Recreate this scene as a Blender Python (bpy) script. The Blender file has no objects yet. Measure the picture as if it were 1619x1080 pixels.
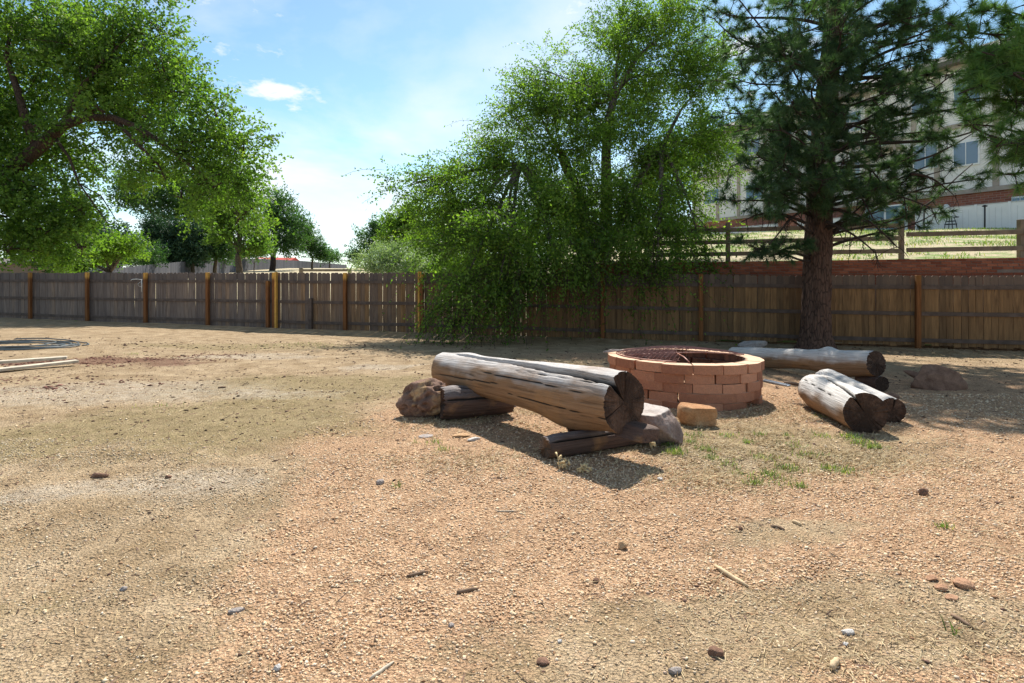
import bpy, bmesh, math, random
import numpy as np
from mathutils import Vector, Matrix, Euler
random.seed(7)
RNG = np.random.default_rng(11)
SC = bpy.context.scene
COL = SC.collection
R = math.radians

# ------------------------------------------------------------------ camera, sky, sun, exposure
F, CX, HY, EYE = 850.0, 809.5, 432.0, 1.30      # photograph: focal length, centre column, horizon row, eye height
cd = bpy.data.cameras.new('camera')
cam = bpy.data.objects.new('camera', cd)
COL.objects.link(cam)
cam.location = (0, 0, EYE)
cam.rotation_euler = (R(90), 0, 0)
cd.sensor_width = 36.0
cd.lens = F / 1619 * 36
cd.shift_y = -(540 - HY) / 1619
cd.clip_start = 0.05
cd.clip_end = 3000
SC.camera = cam

SUN_EL, SUN_AZ = 49.5, 7.0        # azimuth measured clockwise from the view direction (+Y)
world = bpy.data.worlds.new('World')
SC.world = world
world.use_nodes = True
wn, wl = world.node_tree.nodes, world.node_tree.links
wn.clear()
wout = wn.new('ShaderNodeOutputWorld')
wbg = wn.new('ShaderNodeBackground')
wbg.inputs['Strength'].default_value = 0.086
sky = wn.new('ShaderNodeTexSky')
sky.sky_type = 'NISHITA'
sky.sun_disc = False
sky.sun_elevation = R(SUN_EL)
sky.sun_rotation = R(SUN_AZ)
sky.altitude = 1900
sky.air_density = 1.0
sky.dust_density = 1.2
sky.ozone_density = 1.5
# clouds: projected on a flat layer overhead, thicker towards the horizon
tc = wn.new('ShaderNodeTexCoord')
sep = wn.new('ShaderNodeSeparateXYZ')
wl.new(tc.outputs['Generated'], sep.inputs[0])
def wmath(op, a, b=None, clamp=False):
    n = wn.new('ShaderNodeMath'); n.operation = op; n.use_clamp = clamp
    for i, v in enumerate((a, b)):
        if v is None: continue
        if isinstance(v, (int, float)): n.inputs[i].default_value = v
        else: wl.new(v, n.inputs[i])
    return n.outputs[0]
zz = wmath('ADD', wmath('MAXIMUM', sep.outputs['Z'], 0.0), 0.16)
cx_ = wmath('DIVIDE', sep.outputs['X'], zz)
cy_ = wmath('DIVIDE', sep.outputs['Y'], zz)
comb = wn.new('ShaderNodeCombineXYZ')
wl.new(cx_, comb.inputs[0]); wl.new(cy_, comb.inputs[1])
cn = wn.new('ShaderNodeTexNoise')
cn.inputs['Scale'].default_value = 0.85
cn.inputs['Detail'].default_value = 7
cn.inputs['Roughness'].default_value = 0.55
cn.inputs['Distortion'].default_value = 0.25
wl.new(comb.outputs[0], cn.inputs['Vector'])
low = wmath('SUBTRACT', 1.0, wmath('MULTIPLY', sep.outputs['Z'], 2.3), True)     # 1 at the horizon
dens = wmath('ADD', cn.outputs['Fac'], wmath('MULTIPLY', low, 0.20))
cr = wn.new('ShaderNodeMapRange')
cr.inputs['From Min'].default_value = 0.50
cr.inputs['From Max'].default_value = 0.76
cr.inputs['To Max'].default_value = 0.90
cr.clamp = True
wl.new(dens, cr.inputs['Value'])
pn = wn.new('ShaderNodeTexNoise')
pn.inputs['Scale'].default_value = 1.9; pn.inputs['Detail'].default_value = 8; pn.inputs['Roughness'].default_value = 0.6
wl.new(comb.outputs[0], pn.inputs['Vector'])
puff = wmath('MULTIPLY', wmath('SUBTRACT', pn.outputs['Fac'], 0.585), 16.0, True)
cover = wmath('MAXIMUM', cr.outputs[0], wmath('MULTIPLY', puff, 0.95))
cmix = wn.new('ShaderNodeMix'); cmix.data_type = 'RGBA'
wl.new(cover, cmix.inputs['Factor'])
gm = wn.new('ShaderNodeMix'); gm.data_type = 'RGBA'; gm.blend_type = 'MULTIPLY'
gm.inputs['Factor'].default_value = 1.0
gm.inputs['B'].default_value = (1.25, 1.45, 1.30, 1)
wl.new(sky.outputs[0], gm.inputs['A'])
wl.new(gm.outputs['Result'], cmix.inputs['A'])
cmix.inputs['B'].default_value = (7.3, 7.6, 7.9, 1)
wl.new(cmix.outputs['Result'], wbg.inputs['Color'])
wl.new(wbg.outputs[0], wout.inputs['Surface'])

sd = bpy.data.lights.new('sun', 'SUN')
sd.energy = 5.0
sd.angle = R(0.53)
sd.color = (1.0, 0.95, 0.87)
sun = bpy.data.objects.new('sun', sd)
COL.objects.link(sun)
sv = Vector((math.sin(R(SUN_AZ)) * math.cos(R(SUN_EL)), math.cos(R(SUN_AZ)) * math.cos(R(SUN_EL)), math.sin(R(SUN_EL))))
sun.rotation_euler = (-sv).to_track_quat('-Z', 'Y').to_euler()
sun.location = sv * 60

SC.view_settings.view_transform = 'Standard'
SC.view_settings.look = 'None'
SC.view_settings.exposure = 0.77
SC.view_settings.gamma = 1.0
SC.view_settings.use_curve_mapping = False
SC.cycles.max_bounces = 8
SC.cycles.diffuse_bounces = 5
SC.cycles.transmission_bounces = 4
SC.cycles.transparent_max_bounces = 8
SC.cycles.caustics_reflective = False
SC.cycles.caustics_refractive = False
SC.cycles.use_denoising = True
SC.cycles.sample_clamp_indirect = 6

# ------------------------------------------------------------------ numpy noise
_T = np.random.default_rng(5).random((64, 64, 64)).astype(np.float32)
def vnoise(x, y, z=0.0):
    x, y, z = np.broadcast_arrays(np.asarray(x, float), np.asarray(y, float), np.asarray(z, float))
    xi, yi, zi = np.floor(x).astype(int), np.floor(y).astype(int), np.floor(z).astype(int)
    fx, fy, fz = x - xi, y - yi, z - zi
    fx, fy, fz = [t * t * (3 - 2 * t) for t in (fx, fy, fz)]
    def g(a, b, c): return _T[(xi + a) & 63, (yi + b) & 63, (zi + c) & 63]
    c00 = g(0,0,0) * (1-fx) + g(1,0,0) * fx; c10 = g(0,1,0) * (1-fx) + g(1,1,0) * fx
    c01 = g(0,0,1) * (1-fx) + g(1,0,1) * fx; c11 = g(0,1,1) * (1-fx) + g(1,1,1) * fx
    return (c00 * (1-fy) + c10 * fy) * (1-fz) + (c01 * (1-fy) + c11 * fy) * fz
def fbm(x, y, z=0.0, o=4):
    s, a, t = 0, 1.0, 0
    for i in range(o):
        s = s + a * vnoise(x * 2**i + 7.3*i, y * 2**i + 3.1*i, np.asarray(z) * 2**i + 1.7*i); t += a; a *= 0.5
    return s / t          # 0..1
def sstep(a, b, x):
    t = np.clip((np.asarray(x, float) - a) / (b - a), 0, 1)
    return t * t * (3 - 2 * t)

# ------------------------------------------------------------------ the lie of the land
TANF = 0.2456
def fence_y(X):
    X = np.clip(X, -27, 17)
    return 15.26 - TANF * (X + 2.55)
def yard_base(X, Y):
    X, Y = np.asarray(X, float), np.asarray(Y, float)
    Yc = np.clip(Y, -3, 22)
    return -0.0286 * Yc + 0.0155 * np.maximum(0, -X - 2.5) - 0.0088 * np.maximum(0, np.minimum(X, 16) + 2.5) * sstep(2, 9, Y)
def yard_z(X, Y):
    X, Y = np.asarray(X, float), np.asarray(Y, float)
    z = yard_base(X, Y)
    z = z + 0.05 * (fbm(X * 0.45 + 9, Y * 0.45 + 4, 0, 3) - 0.5) + 0.032 * (fbm(X * 2.1, Y * 2.1, 3, 3) - 0.5)
    d = fence_y(X) - Y
    return z + 0.05 * np.exp(-((d - 0.3) / 0.5) ** 2)
def gz(X, Y): return float(yard_z(X, Y))
def hill_z(X, Y):
    X, Y = np.asarray(X, float), np.asarray(Y, float)
    left = np.interp(Y, [12, 16, 20, 30, 60, 90, 120, 170, 300, 900], [-.42, -.42, -.15, .4, 1.0, 1.85, 2.5, 2.2, 2.6, 8])
    d = Y - (fence_y(X) + 1.3)
    right = np.interp(d, [-.6, -.05, 0.05, 1.0, 21, 45, 200, 900], [-.45, -.45, 1.56, 1.66, 3.75, 4.4, 5.0, 10]) + 0.0099 * (np.clip(X, 0, 30) - 5)
    w = sstep(0.0, 0.13, X / np.maximum(Y, 1))
    return left * (1 - w) + right * w + 0.16 * (fbm(X * .25, Y * .25, 8, 3) - .5) * sstep(0.5, 6, d)

def at(px, py, Y):
    return Vector(((px - CX) / F * Y, Y, EYE - (py - HY) / F * Y))
def gp(px, py):                       # pixel of the photograph -> point of the yard
    Y = 5.0
    for _ in range(30):
        X = (px - CX) / F * Y
        Y = 0.5 * Y + 0.5 * F * (EYE - gz(X, Y)) / (py - HY)
    return Vector(((px - CX) / F * Y, Y, gz((px - CX) / F * Y, Y)))

# ------------------------------------------------------------------ object helpers
def tag(o, label=None, cat=None, group=None, kind=None):
    if label: o['label'] = label
    if cat: o['category'] = cat
    if group: o['group'] = group
    if kind: o['kind'] = kind
    return o
def empty(name, loc, rz=0, **k):
    o = bpy.data.objects.new(name, None)
    COL.objects.link(o)
    o.empty_display_size = 0.2
    o.location = loc; o.rotation_euler = (0, 0, rz)
    return tag(o, **k)
def link(name, me, mat=None, parent=None, loc=None, rot=None, scale=None, **k):
    o = bpy.data.objects.new(name, me)
    COL.objects.link(o)
    if mat is not None and not me.materials: me.materials.append(mat)
    if parent: o.parent = parent
    if loc is not None: o.location = loc
    if rot is not None: o.rotation_euler = rot
    if scale is not None: o.scale = scale
    return tag(o, **k)
def npmesh(name, V, Fc, smooth=False):
    V = np.asarray(V, np.float32); Fc = np.asarray(Fc, np.int32)
    me = bpy.data.meshes.new(name)
    n, k = Fc.shape
    me.vertices.add(len(V)); me.vertices.foreach_set('co', V.ravel())
    me.loops.add(n * k); me.loops.foreach_set('vertex_index', Fc.ravel())
    me.polygons.add(n)
    me.polygons.foreach_set('loop_start', np.arange(0, n * k, k, dtype=np.int32))
    me.polygons.foreach_set('loop_total', np.full(n, k, np.int32))
    if smooth: me.polygons.foreach_set('use_smooth', np.ones(n, bool))
    me.update(calc_edges=True)
    return me
def fattr(me, name, vals, domain='FACE'):
    a = me.attributes.new(name, 'FLOAT', domain)
    a.data.foreach_set('value', np.asarray(vals, np.float32).ravel())
def vattr(me, name, vals, domain='POINT'):
    a = me.attributes.new(name, 'FLOAT_VECTOR', domain)
    a.data.foreach_set('vector', np.asarray(vals, np.float32).ravel())
class MB:
    """collects boxes and tubes, then becomes ONE mesh"""
    def __init__(s): s.bm = bmesh.new()
    def box(s, c, size, rz=0, bevel=0, M=None):
        m = Matrix.Translation(c) @ Matrix.Rotation(rz, 4, 'Z') if M is None else M @ Matrix.Translation(c)
        g = bmesh.ops.create_cube(s.bm, size=1.0, matrix=m @ Matrix.Diagonal((size[0], size[1], size[2], 1)))
        if bevel:
            es = list({e for v in g['verts'] for e in v.link_edges})
            bmesh.ops.bevel(s.bm, geom=es, offset=bevel, segments=1, affect='EDGES', clamp_overlap=True)
        return s
    def tube(s, pts, rad, n=8, cap=True):
        pts = [Vector(p) for p in pts]
        if isinstance(rad, (int, float)): rad = [rad] * len(pts)
        rings, u = [], None
        for i, p in enumerate(pts):
            t = (pts[min(i + 1, len(pts) - 1)] - pts[max(i - 1, 0)]).normalized()
            if u is None: u = t.orthogonal().normalized()
            u = (u - t * u.dot(t)).normalized(); w = t.cross(u)
            rings.append([s.bm.verts.new(p + (u * math.cos(2*math.pi*k/n) + w * math.sin(2*math.pi*k/n)) * rad[i]) for k in range(n)])
        for a, b in zip(rings, rings[1:]):
            for k in range(n):
                f = s.bm.faces.new((a[k], a[(k+1) % n], b[(k+1) % n], b[k])); f.smooth = True
        if cap:
            s.bm.faces.new(rings[0][::-1]); s.bm.faces.new(rings[-1])
        return s
    def prism(s, poly, y0, y1, M=Matrix.Identity(4)):       # poly in XZ, extruded along Y
        a = [s.bm.verts.new(M @ Vector((x, y0, z))) for x, z in poly]
        b = [s.bm.verts.new(M @ Vector((x, y1, z))) for x, z in poly]
        s.bm.faces.new(a); s.bm.faces.new(b[::-1])
        for i in range(len(a)):
            j = (i + 1) % len(a)
            s.bm.faces.new((a[j], a[i], b[i], b[j]))
        return s
    def mesh(s, name):
        bmesh.ops.recalc_face_normals(s.bm, faces=s.bm.faces)
        me = bpy.data.meshes.new(name); s.bm.to_mesh(me); s.bm.free()
        return me
    def build(s, name, mat, parent=None, **k): return link(name, s.mesh(name), mat, parent, **k)

# ------------------------------------------------------------------ material helpers
class NT:
    def __init__(s, name):
        s.m = bpy.data.materials.new(name); s.m.use_nodes = True
        s.t = s.m.node_tree; s.n = s.t.nodes; s.l = s.t.links
        s.n.clear()
        s.out = s.n.new('ShaderNodeOutputMaterial'); s.b = s.n.new('ShaderNodeBsdfPrincipled')
        s.l.new(s.b.outputs[0], s.out.inputs[0])
        s.b.inputs['Roughness'].default_value = 0.85
        s.b.inputs['Specular IOR Level'].default_value = 0.25
        s.tc = s.n.new('ShaderNodeTexCoord')
    def v(s, sock, x):
        if x is None: return
        if hasattr(x, 'is_linked'): s.l.new(x, sock)
        elif isinstance(x, tuple) and len(x) == 3 and sock.type == 'RGBA': sock.default_value = (*x, 1)
        else: sock.default_value = x
    def map(s, scale=(1, 1, 1), src='Object', loc=(0, 0, 0)):
        n = s.n.new('ShaderNodeMapping'); n.inputs['Scale'].default_value = scale; n.inputs['Location'].default_value = loc
        s.l.new(s.tc.outputs[src] if isinstance(src, str) else src, n.inputs[0]); return n.outputs[0]
    def noise(s, scale, vec=None, detail=4, rough=0.55, dist=0, out='Fac'):
        n = s.n.new('ShaderNodeTexNoise'); n.inputs['Scale'].default_value = scale
        n.inputs['Detail'].default_value = detail; n.inputs['Roughness'].default_value = rough; n.inputs['Distortion'].default_value = dist
        s.l.new(vec if vec is not None else s.tc.outputs['Object'], n.inputs['Vector']); return n.outputs[out]
    def vor(s, scale, vec=None, feature='F1', out='Distance', rnd=1):
        n = s.n.new('ShaderNodeTexVoronoi'); n.feature = feature; n.inputs['Scale'].default_value = scale
        n.inputs['Randomness'].default_value = rnd
        s.l.new(vec if vec is not None else s.tc.outputs['Object'], n.inputs['Vector']); return n.outputs[out]
    def rng(s, x, a, b, c=0, d=1):
        n = s.n.new('ShaderNodeMapRange'); n.clamp = True
        for i, q in enumerate((x, a, b, c, d)): s.v(n.inputs[i], q)
        return n.outputs[0]
    def mix(s, f, a, b, mode='MIX'):
        n = s.n.new('ShaderNodeMix'); n.data_type = 'RGBA'; n.blend_type = mode
        s.v(n.inputs['Factor'], f); s.v(n.inputs['A'], a); s.v(n.inputs['B'], b); return n.outputs['Result']
    def math(s, op, a, b=None):
        n = s.n.new('ShaderNodeMath'); n.operation = op; s.v(n.inputs[0], a); s.v(n.inputs[1], b); return n.outputs[0]
    def attr(s, name, out='Fac', typ='GEOMETRY'):
        n = s.n.new('ShaderNodeAttribute'); n.attribute_name = name; n.attribute_type = typ; return n.outputs[out]
    def rand(s): return s.n.new('ShaderNodeObjectInfo').outputs['Random']
    def sepxyz(s, x):
        n = s.n.new('ShaderNodeSeparateXYZ'); s.l.new(x, n.inputs[0]); return n.outputs
    def col(s, c): s.v(s.b.inputs['Base Color'], c); return s
    def bump(s, h, strength=0.5, dist=0.02, prev=None):
        n = s.n.new('ShaderNodeBump'); n.inputs['Strength'].default_value = strength; n.inputs['Distance'].default_value = dist
        s.l.new(h, n.inputs['Height'])
        if prev is not None: s.l.new(prev, n.inputs['Normal'])
        s.l.new(n.outputs[0], s.b.inputs['Normal']); return n.outputs[0]
def plain(name, c, rough=0.8, vary=0.25, scale=6, metal=0):
    t = NT(name); k = t.noise(scale, detail=5)
    t.col(t.mix(t.rng(k, .3, .7), tuple(x * (1 - vary) for x in c), tuple(min(1, x * (1 + vary)) for x in c)))
    t.v(t.b.inputs['Roughness'], rough); t.v(t.b.inputs['Metallic'], metal)
    t.bump(t.noise(scale * 8), .25, .01)
    return t.m
# ------------------------------------------------------------------ materials
def m_ground():
    t = NT('yard_soil')
    P = t.tc.outputs['Object']
    zone = t.attr('zone', 'Vector'); zs = t.sepxyz(zone)
    n1 = t.noise(3.0, detail=6); n2 = t.noise(14, detail=5); n3 = t.noise(60, detail=4, rough=.7)
    cell = t.vor(85, out='Color'); cellv = t.sepxyz(cell)[0]
    dirt = t.mix(t.rng(n1, .35, .65), (.38, .28, .17), (.54, .42, .28))
    pink = t.mix(t.rng(cellv, .1, .9), (.31, .18, .10), (.75, .53, .345))
    pink = t.mix(t.rng(n2, .35, .7), pink, (.56, .37, .235))
    sand = t.mix(t.rng(n2, .3, .7), (.46, .385, .30), (.60, .53, .43))
    mulch = t.mix(t.rng(cellv, .2, .8), (.10, .04, .03), (.23, .10, .075))
    olive = t.mix(t.rng(n2, .35, .65), (.38, .30, .17), (.28, .235, .115))
    w = t.rng(t.math('ADD', zs[0], t.math('MULTIPLY', t.math('SUBTRACT', n2, .5), 1.5)), .25, .8)
    c = t.mix(w, dirt, pink)
    c = t.mix(t.rng(t.math('ADD', zs[1], t.math('MULTIPLY', t.math('SUBTRACT', n2, .5), .8)), .35, .8, 0, .75), c, olive)
    c = t.mix(t.rng(t.math('ADD', zs[2], t.math('MULTIPLY', t.math('SUBTRACT', n2, .5), 1.1)), .2, 1.0), c, sand)
    c = t.mix(1.0, c, t.mix(t.rng(t.noise(4.2, detail=6, rough=.7), .3, .7), (.76, .74, .72), (1.14, 1.13, 1.12)), 'MULTIPLY')
    m = t.attr('mulch')
    c = t.mix(t.rng(t.math('ADD', m, t.math('MULTIPLY', t.math('SUBTRACT', n3, .5), 2.2)), .75, .95, 0, .8), c, mulch)
    # small dark crumbs and pale chips lying in the dirt
    crumb = t.vor(23, out='Distance')
    c = t.mix(t.rng(crumb, .10, .16, .75, 0), c, (.10, .065, .045))
    chip = t.vor(31, vec=t.map((1, 1, 1), loc=(3, 7, 0)), out='Distance')
    c = t.mix(t.rng(chip, .07, .12, .7, 0), c, (.62, .52, .42))
    c = t.mix(t.rng(n3, .25, .75), t.mix(1.0, c, (.50, .46, .43), 'MULTIPLY'), t.mix(1.0, c, (1.32, 1.30, 1.26), 'MULTIPLY'))
    t.col(c)
    t.v(t.b.inputs['Roughness'], .95); t.v(t.b.inputs['Specular IOR Level'], .1)
    a = t.bump(t.noise(9, detail=7, rough=.65), .55, .06)
    a = t.bump(t.vor(85), 1.0, .016, a)
    a = t.bump(t.noise(38, detail=5, rough=.7), .7, .02, a)
    t.bump(t.noise(170, detail=3), .5, .008, a)
    return t.m
def m_hill():
    t = NT('dry_bank_grass')
    a = t.noise(.9, detail=6, rough=.65); b = t.noise(7, detail=5, rough=.7); P = t.sepxyz(t.tc.outputs['Object'])
    c = t.mix(t.rng(b, .3, .7), (.36, .29, .17), (.52, .44, .28))
    g = t.mix(t.rng(b, .3, .7), (.10, .17, .03), (.22, .30, .07))
    side = t.rng(P[0], -4, 2, -.14, .0)
    t.col(t.mix(t.rng(t.math('ADD', a, side), .50, .60), c, g))
    t.bump(t.noise(14, detail=6), .8, .1)
    return t.m
def m_leaf(name, dark, light, yellow, trans=.45, tipy=.12):
    t = NT(name)
    k = t.attr('tint'); h = t.attr('hue')
    c = t.mix(k, dark, light)
    c = t.mix(t.rng(h, 1 - tipy, 1, 0, .8), c, yellow)
    t.col(c); t.v(t.b.inputs['Roughness'], .55); t.v(t.b.inputs['Specular IOR Level'], .35)
    tr = t.n.new('ShaderNodeBsdfTranslucent'); t.l.new(t.mix(1.0, c, (1.25, 1.5, .55), 'MULTIPLY'), tr.inputs[0])
    mx = t.n.new('ShaderNodeMixShader'); mx.inputs[0].default_value = trans
    t.l.new(t.b.outputs[0], mx.inputs[1]); t.l.new(tr.outputs[0], mx.inputs[2]); t.l.new(mx.outputs[0], t.out.inputs[0])
    return t.m
def m_bark(name, a, b, sc=(9, 9, 2.0)):
    t = NT(name)
    v = t.map(sc); n = t.noise(1.6, v, 6, .65, .8)
    f = t.vor(1.5, v, 'DISTANCE_TO_EDGE')
    c = t.mix(t.rng(n, .3, .7), a, b); c = t.mix(t.rng(f, 0, .12, .85, 0), c, tuple(x * .3 for x in a))
    t.col(c); t.bump(f, .8, .05, t.bump(n, .6, .05))
    return t.m
def m_weathered(name, brown, brown2, grey, grey2, lit_range=(.45, .8)):
    """log skin: grain runs along local X; 'weather' paints sunlit tops silver and bounce-lit undersides brown, besides wear"""
    t = NT(name)
    v = t.map((1.4, 34, 34)); g = t.noise(1.0, v, 9, .68, .5)
    v2 = t.map((2.2, 120, 120)); g2 = t.noise(1.0, v2, 6, .65, .3)
    big = t.noise(3.2, detail=5, dist=.6)
    blot = t.noise(11, detail=6, rough=.7)
    bc = t.mix(t.rng(g, .3, .7), brown, brown2)
    bc = t.mix(t.rng(big, .55, .72, 0, .55), bc, (.42, .22, .085))
    gc = t.mix(t.rng(g2, .3, .7), grey, grey2)
    w = t.math('ADD', t.attr('top_light_wear'), t.math('MULTIPLY', t.math('SUBTRACT', big, .5), .55))
    c = t.mix(t.rng(w, lit_range[0], lit_range[1]), bc, gc)
    c = t.mix(t.rng(g, .30, .42, .9, 0), c, tuple(x * .30 for x in brown)); c = t.mix(t.rng(g2, .30, .44, .6, 0), c, tuple(x * .5 for x in brown))
    c = t.mix(t.rng(blot, .62, .75, 0, .55), c, tuple(x * .5 for x in brown))
    c = t.mix(t.rng(t.attr('crack'), .12, .55), c, (.018, .012, .009))
    t.col(c); t.v(t.b.inputs['Roughness'], .72); t.v(t.b.inputs['Specular IOR Level'], .3)
    t.bump(g2, .6, .008, t.bump(g, .9, .022))
    return t.m
def m_cutend(name, a, b):
    t = NT(name)
    o = t.sepxyz(t.tc.outputs['Object'])
    rr = t.math('SQRT', t.math('ADD', t.math('POWER', o[1], 2.0), t.math('POWER', o[2], 2.0)))
    wob = t.math('ADD', t.math('MULTIPLY', rr, 210), t.math('MULTIPLY', t.noise(6), 14))
    ring = t.math('SINE', wob)
    ang = t.math('ARCTAN2', o[2], o[1])
    cmb = t.n.new('ShaderNodeCombineXYZ'); t.l.new(t.math('MULTIPLY', ang, 4.5), cmb.inputs[0]); t.l.new(t.math('MULTIPLY', rr, 2.0), cmb.inputs[1])
    rad = t.noise(1.6, cmb.outputs[0], 5, .7)
    n = t.noise(12, detail=5)
    c = t.mix(t.rng(n, .3, .7), a, b); c = t.mix(t.rng(ring, -.3, 1, 0, .20), c, tuple(x * .45 for x in a))
    c = t.mix(t.rng(t.noise(4.5, detail=6, rough=.75), .40, .55, 0, .85), c, tuple(x * .35 for x in a)); c = t.mix(t.rng(rad, .30, .44, .8, 0), c, (.02, .013, .01))
    c = t.mix(t.rng(t.attr('crack'), .2, .7), c, (.015, .01, .008))
    t.col(c); t.bump(rad, .6, .012, t.bump(ring, .25, .004))
    return t.m
def m_picket():
    t = NT('fence_picket_wood')
    v = t.map((14, 14, 1.1)); rnd = t.rand()
    off = t.n.new('ShaderNodeVectorMath'); off.operation = 'ADD'; t.l.new(v, off.inputs[0])
    cb = t.n.new('ShaderNodeCombineXYZ'); [t.l.new(t.math('MULTIPLY', rnd, 37 + 11 * i), cb.inputs[i]) for i in range(3)]
    t.l.new(cb.outputs[0], off.inputs[1]); v = off.outputs[0]
    g = t.noise(1.3, v, 7, .65, .5); g2 = t.noise(4, v, 4)
    knot = t.vor(.55, v, out='Distance')
    px = t.sepxyz(t.n.new('ShaderNodeNewGeometry').outputs['Position'])[0]
    warm = t.mix(t.rng(g, .3, .7), (.12, .066, .031), (.29, .17, .078))
    cool = t.mix(t.rng(g, .3, .7), (.125, .09, .075), (.28, .215, .175))
    w = t.math('ADD', t.rng(px, -11, 3), t.math('MULTIPLY', t.math('SUBTRACT', rnd, .5), .5))
    c = t.mix(t.rng(w, .1, .75), cool, warm)
    lz = t.sepxyz(t.tc.outputs['Object'])[2]                       # weathered grey head of each picket, above the top rail
    head = t.rng(t.math('ADD', lz, t.math('MULTIPLY', g2, .12)), 1.44, 1.56, 0, .72)
    c = t.mix(head, c, (.12, .098, .09))
    c = t.mix(t.rng(knot, .03, .09, .85, 0), c, (.03, .018, .012))
    c = t.mix(1.0, c, t.mix(rnd, (.72, .72, .74), (1.2, 1.16, 1.1)), 'MULTIPLY')
    t.col(c); t.bump(g, .5, .01)
    return t.m
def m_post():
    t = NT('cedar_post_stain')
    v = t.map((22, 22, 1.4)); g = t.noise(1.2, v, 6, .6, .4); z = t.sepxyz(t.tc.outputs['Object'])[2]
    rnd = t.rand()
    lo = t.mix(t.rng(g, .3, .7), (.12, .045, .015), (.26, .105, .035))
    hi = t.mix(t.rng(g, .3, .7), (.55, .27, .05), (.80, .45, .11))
    k = t.rng(t.math('ADD', z, t.math('MULTIPLY', t.math('SUBTRACT', g, .5), .2)), 1.5, 1.6)  # mixes to a brighter ochre towards the top of the post
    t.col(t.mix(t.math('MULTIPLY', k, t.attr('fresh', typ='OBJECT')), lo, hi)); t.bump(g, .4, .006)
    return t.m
def m_block():
    t = NT('clay_coloured_concrete')
    rnd = t.rand(); n = t.noise(5, detail=5); f = t.noise(70, detail=4, rough=.7)
    c = t.mix(rnd, (.25, .098, .060), (.54, .265, .165))
    c = t.mix(t.rng(n, .35, .7, 0, .5), c, (.52, .25, .13))
    oo = t.sepxyz(t.tc.outputs['Object']); rad = t.math('SQRT', t.math('ADD', t.math('POWER', oo[0], 2.0), t.math('POWER', oo[1], 2.0)))
    c = t.mix(t.rng(n, .25, .42, .5, 0), c, (.24, .10, .07))
    sunlit_dust = t.rng(t.sepxyz(t.n.new('ShaderNodeNewGeometry').outputs['Normal'])[2], .5, .95, 0, .7)
    c = t.mix(t.math('MULTIPLY', sunlit_dust, t.rng(n, .2, .5)), c, (.76, .55, .38))       # sunlit tan of the tops painted in, with some weathering
    c = t.mix(t.rng(f, .3, .7), t.mix(1., c, (.8, .8, .8), 'MULTIPLY'), t.mix(1., c, (1.15, 1.15, 1.15), 'MULTIPLY'))
    c = t.mix(t.rng(t.math('ADD', rad, t.math('MULTIPLY', n, .05)), .745, .785, .85, 0), c, (.03, .024, .022))      # soot on the inner faces
    t.col(c); t.v(t.b.inputs['Roughness'], .93); t.bump(f, .8, .006, t.bump(t.noise(22), .5, .01))
    return t.m
def m_brick():
    t = NT('red_wall_brick')
    rnd = t.rand(); f = t.noise(30, detail=4)
    c = t.mix(rnd, (.20, .055, .028), (.40, .135, .07)); c = t.mix(t.rng(f, .4, .75, 0, .35), c, (.12, .06, .045))
    t.col(c); t.bump(f, .4, .006)
    return t.m
def m_rock(name, a, b, c3=None, sc=7, lit_top=False):
    t = NT(name)
    n = t.noise(sc, detail=8, rough=.65, dist=.5); f = t.noise(sc * 9, detail=5, rough=.7); v = t.vor(sc * 2.2, feature='F1')
    c = t.mix(t.rng(n, .35, .65), a, b)
    if c3: c = t.mix(t.rng(t.noise(sc * .6, t.map((1, 1, 1), loc=(4, 2, 9)), 5), .52, .64), c, c3)
    c = t.mix(t.rng(f, .3, .7), t.mix(1., c, (.7, .7, .7), 'MULTIPLY'), t.mix(1., c, (1.2, 1.2, 1.2), 'MULTIPLY'))
    if lit_top:
        d = t.rng(t.sepxyz(t.n.new('ShaderNodeNewGeometry').outputs['Normal'])[2], .6, .95, 0, .55)      # paleness of the sunlit flat top put into the colour
        c = t.mix(t.math('MULTIPLY', d, t.rng(n, .25, .5)), c, (.58, .54, .50))
    t.col(c); t.v(t.b.inputs['Roughness'], .9); t.bump(f, .7, .01, t.bump(n, .7, .04))
    return t.m
def m_tint(name, cols, rough=.9):
    t = NT(name); k = t.attr('tint')
    r = t.n.new('ShaderNodeValToRGB'); r.color_ramp.interpolation = 'LINEAR'
    el = r.color_ramp.elements
    while len(el) < len(cols): el.new(.5)
    for i, c in enumerate(cols): el[i].position = i / (len(cols) - 1); el[i].color = (*c, 1)
    t.l.new(k, r.inputs[0]); t.col(r.outputs[0]); t.v(t.b.inputs['Roughness'], rough); t.v(t.b.inputs['Specular IOR Level'], .15)
    return t.m
def m_rust():
    t = NT('rusty_steel')
    n = t.noise(14, detail=6); c = t.mix(t.rng(n, .35, .65), (.24, .095, .070), (.44, .22, .165))
    c = t.mix(t.rng(n, .6, .72, 0, .7), c, (.17, .13, .14)); t.col(c)
    t.v(t.b.inputs['Roughness'], .45); t.v(t.b.inputs['Metallic'], .1); t.bump(t.noise(60), .3, .003)
    return t.m
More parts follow.
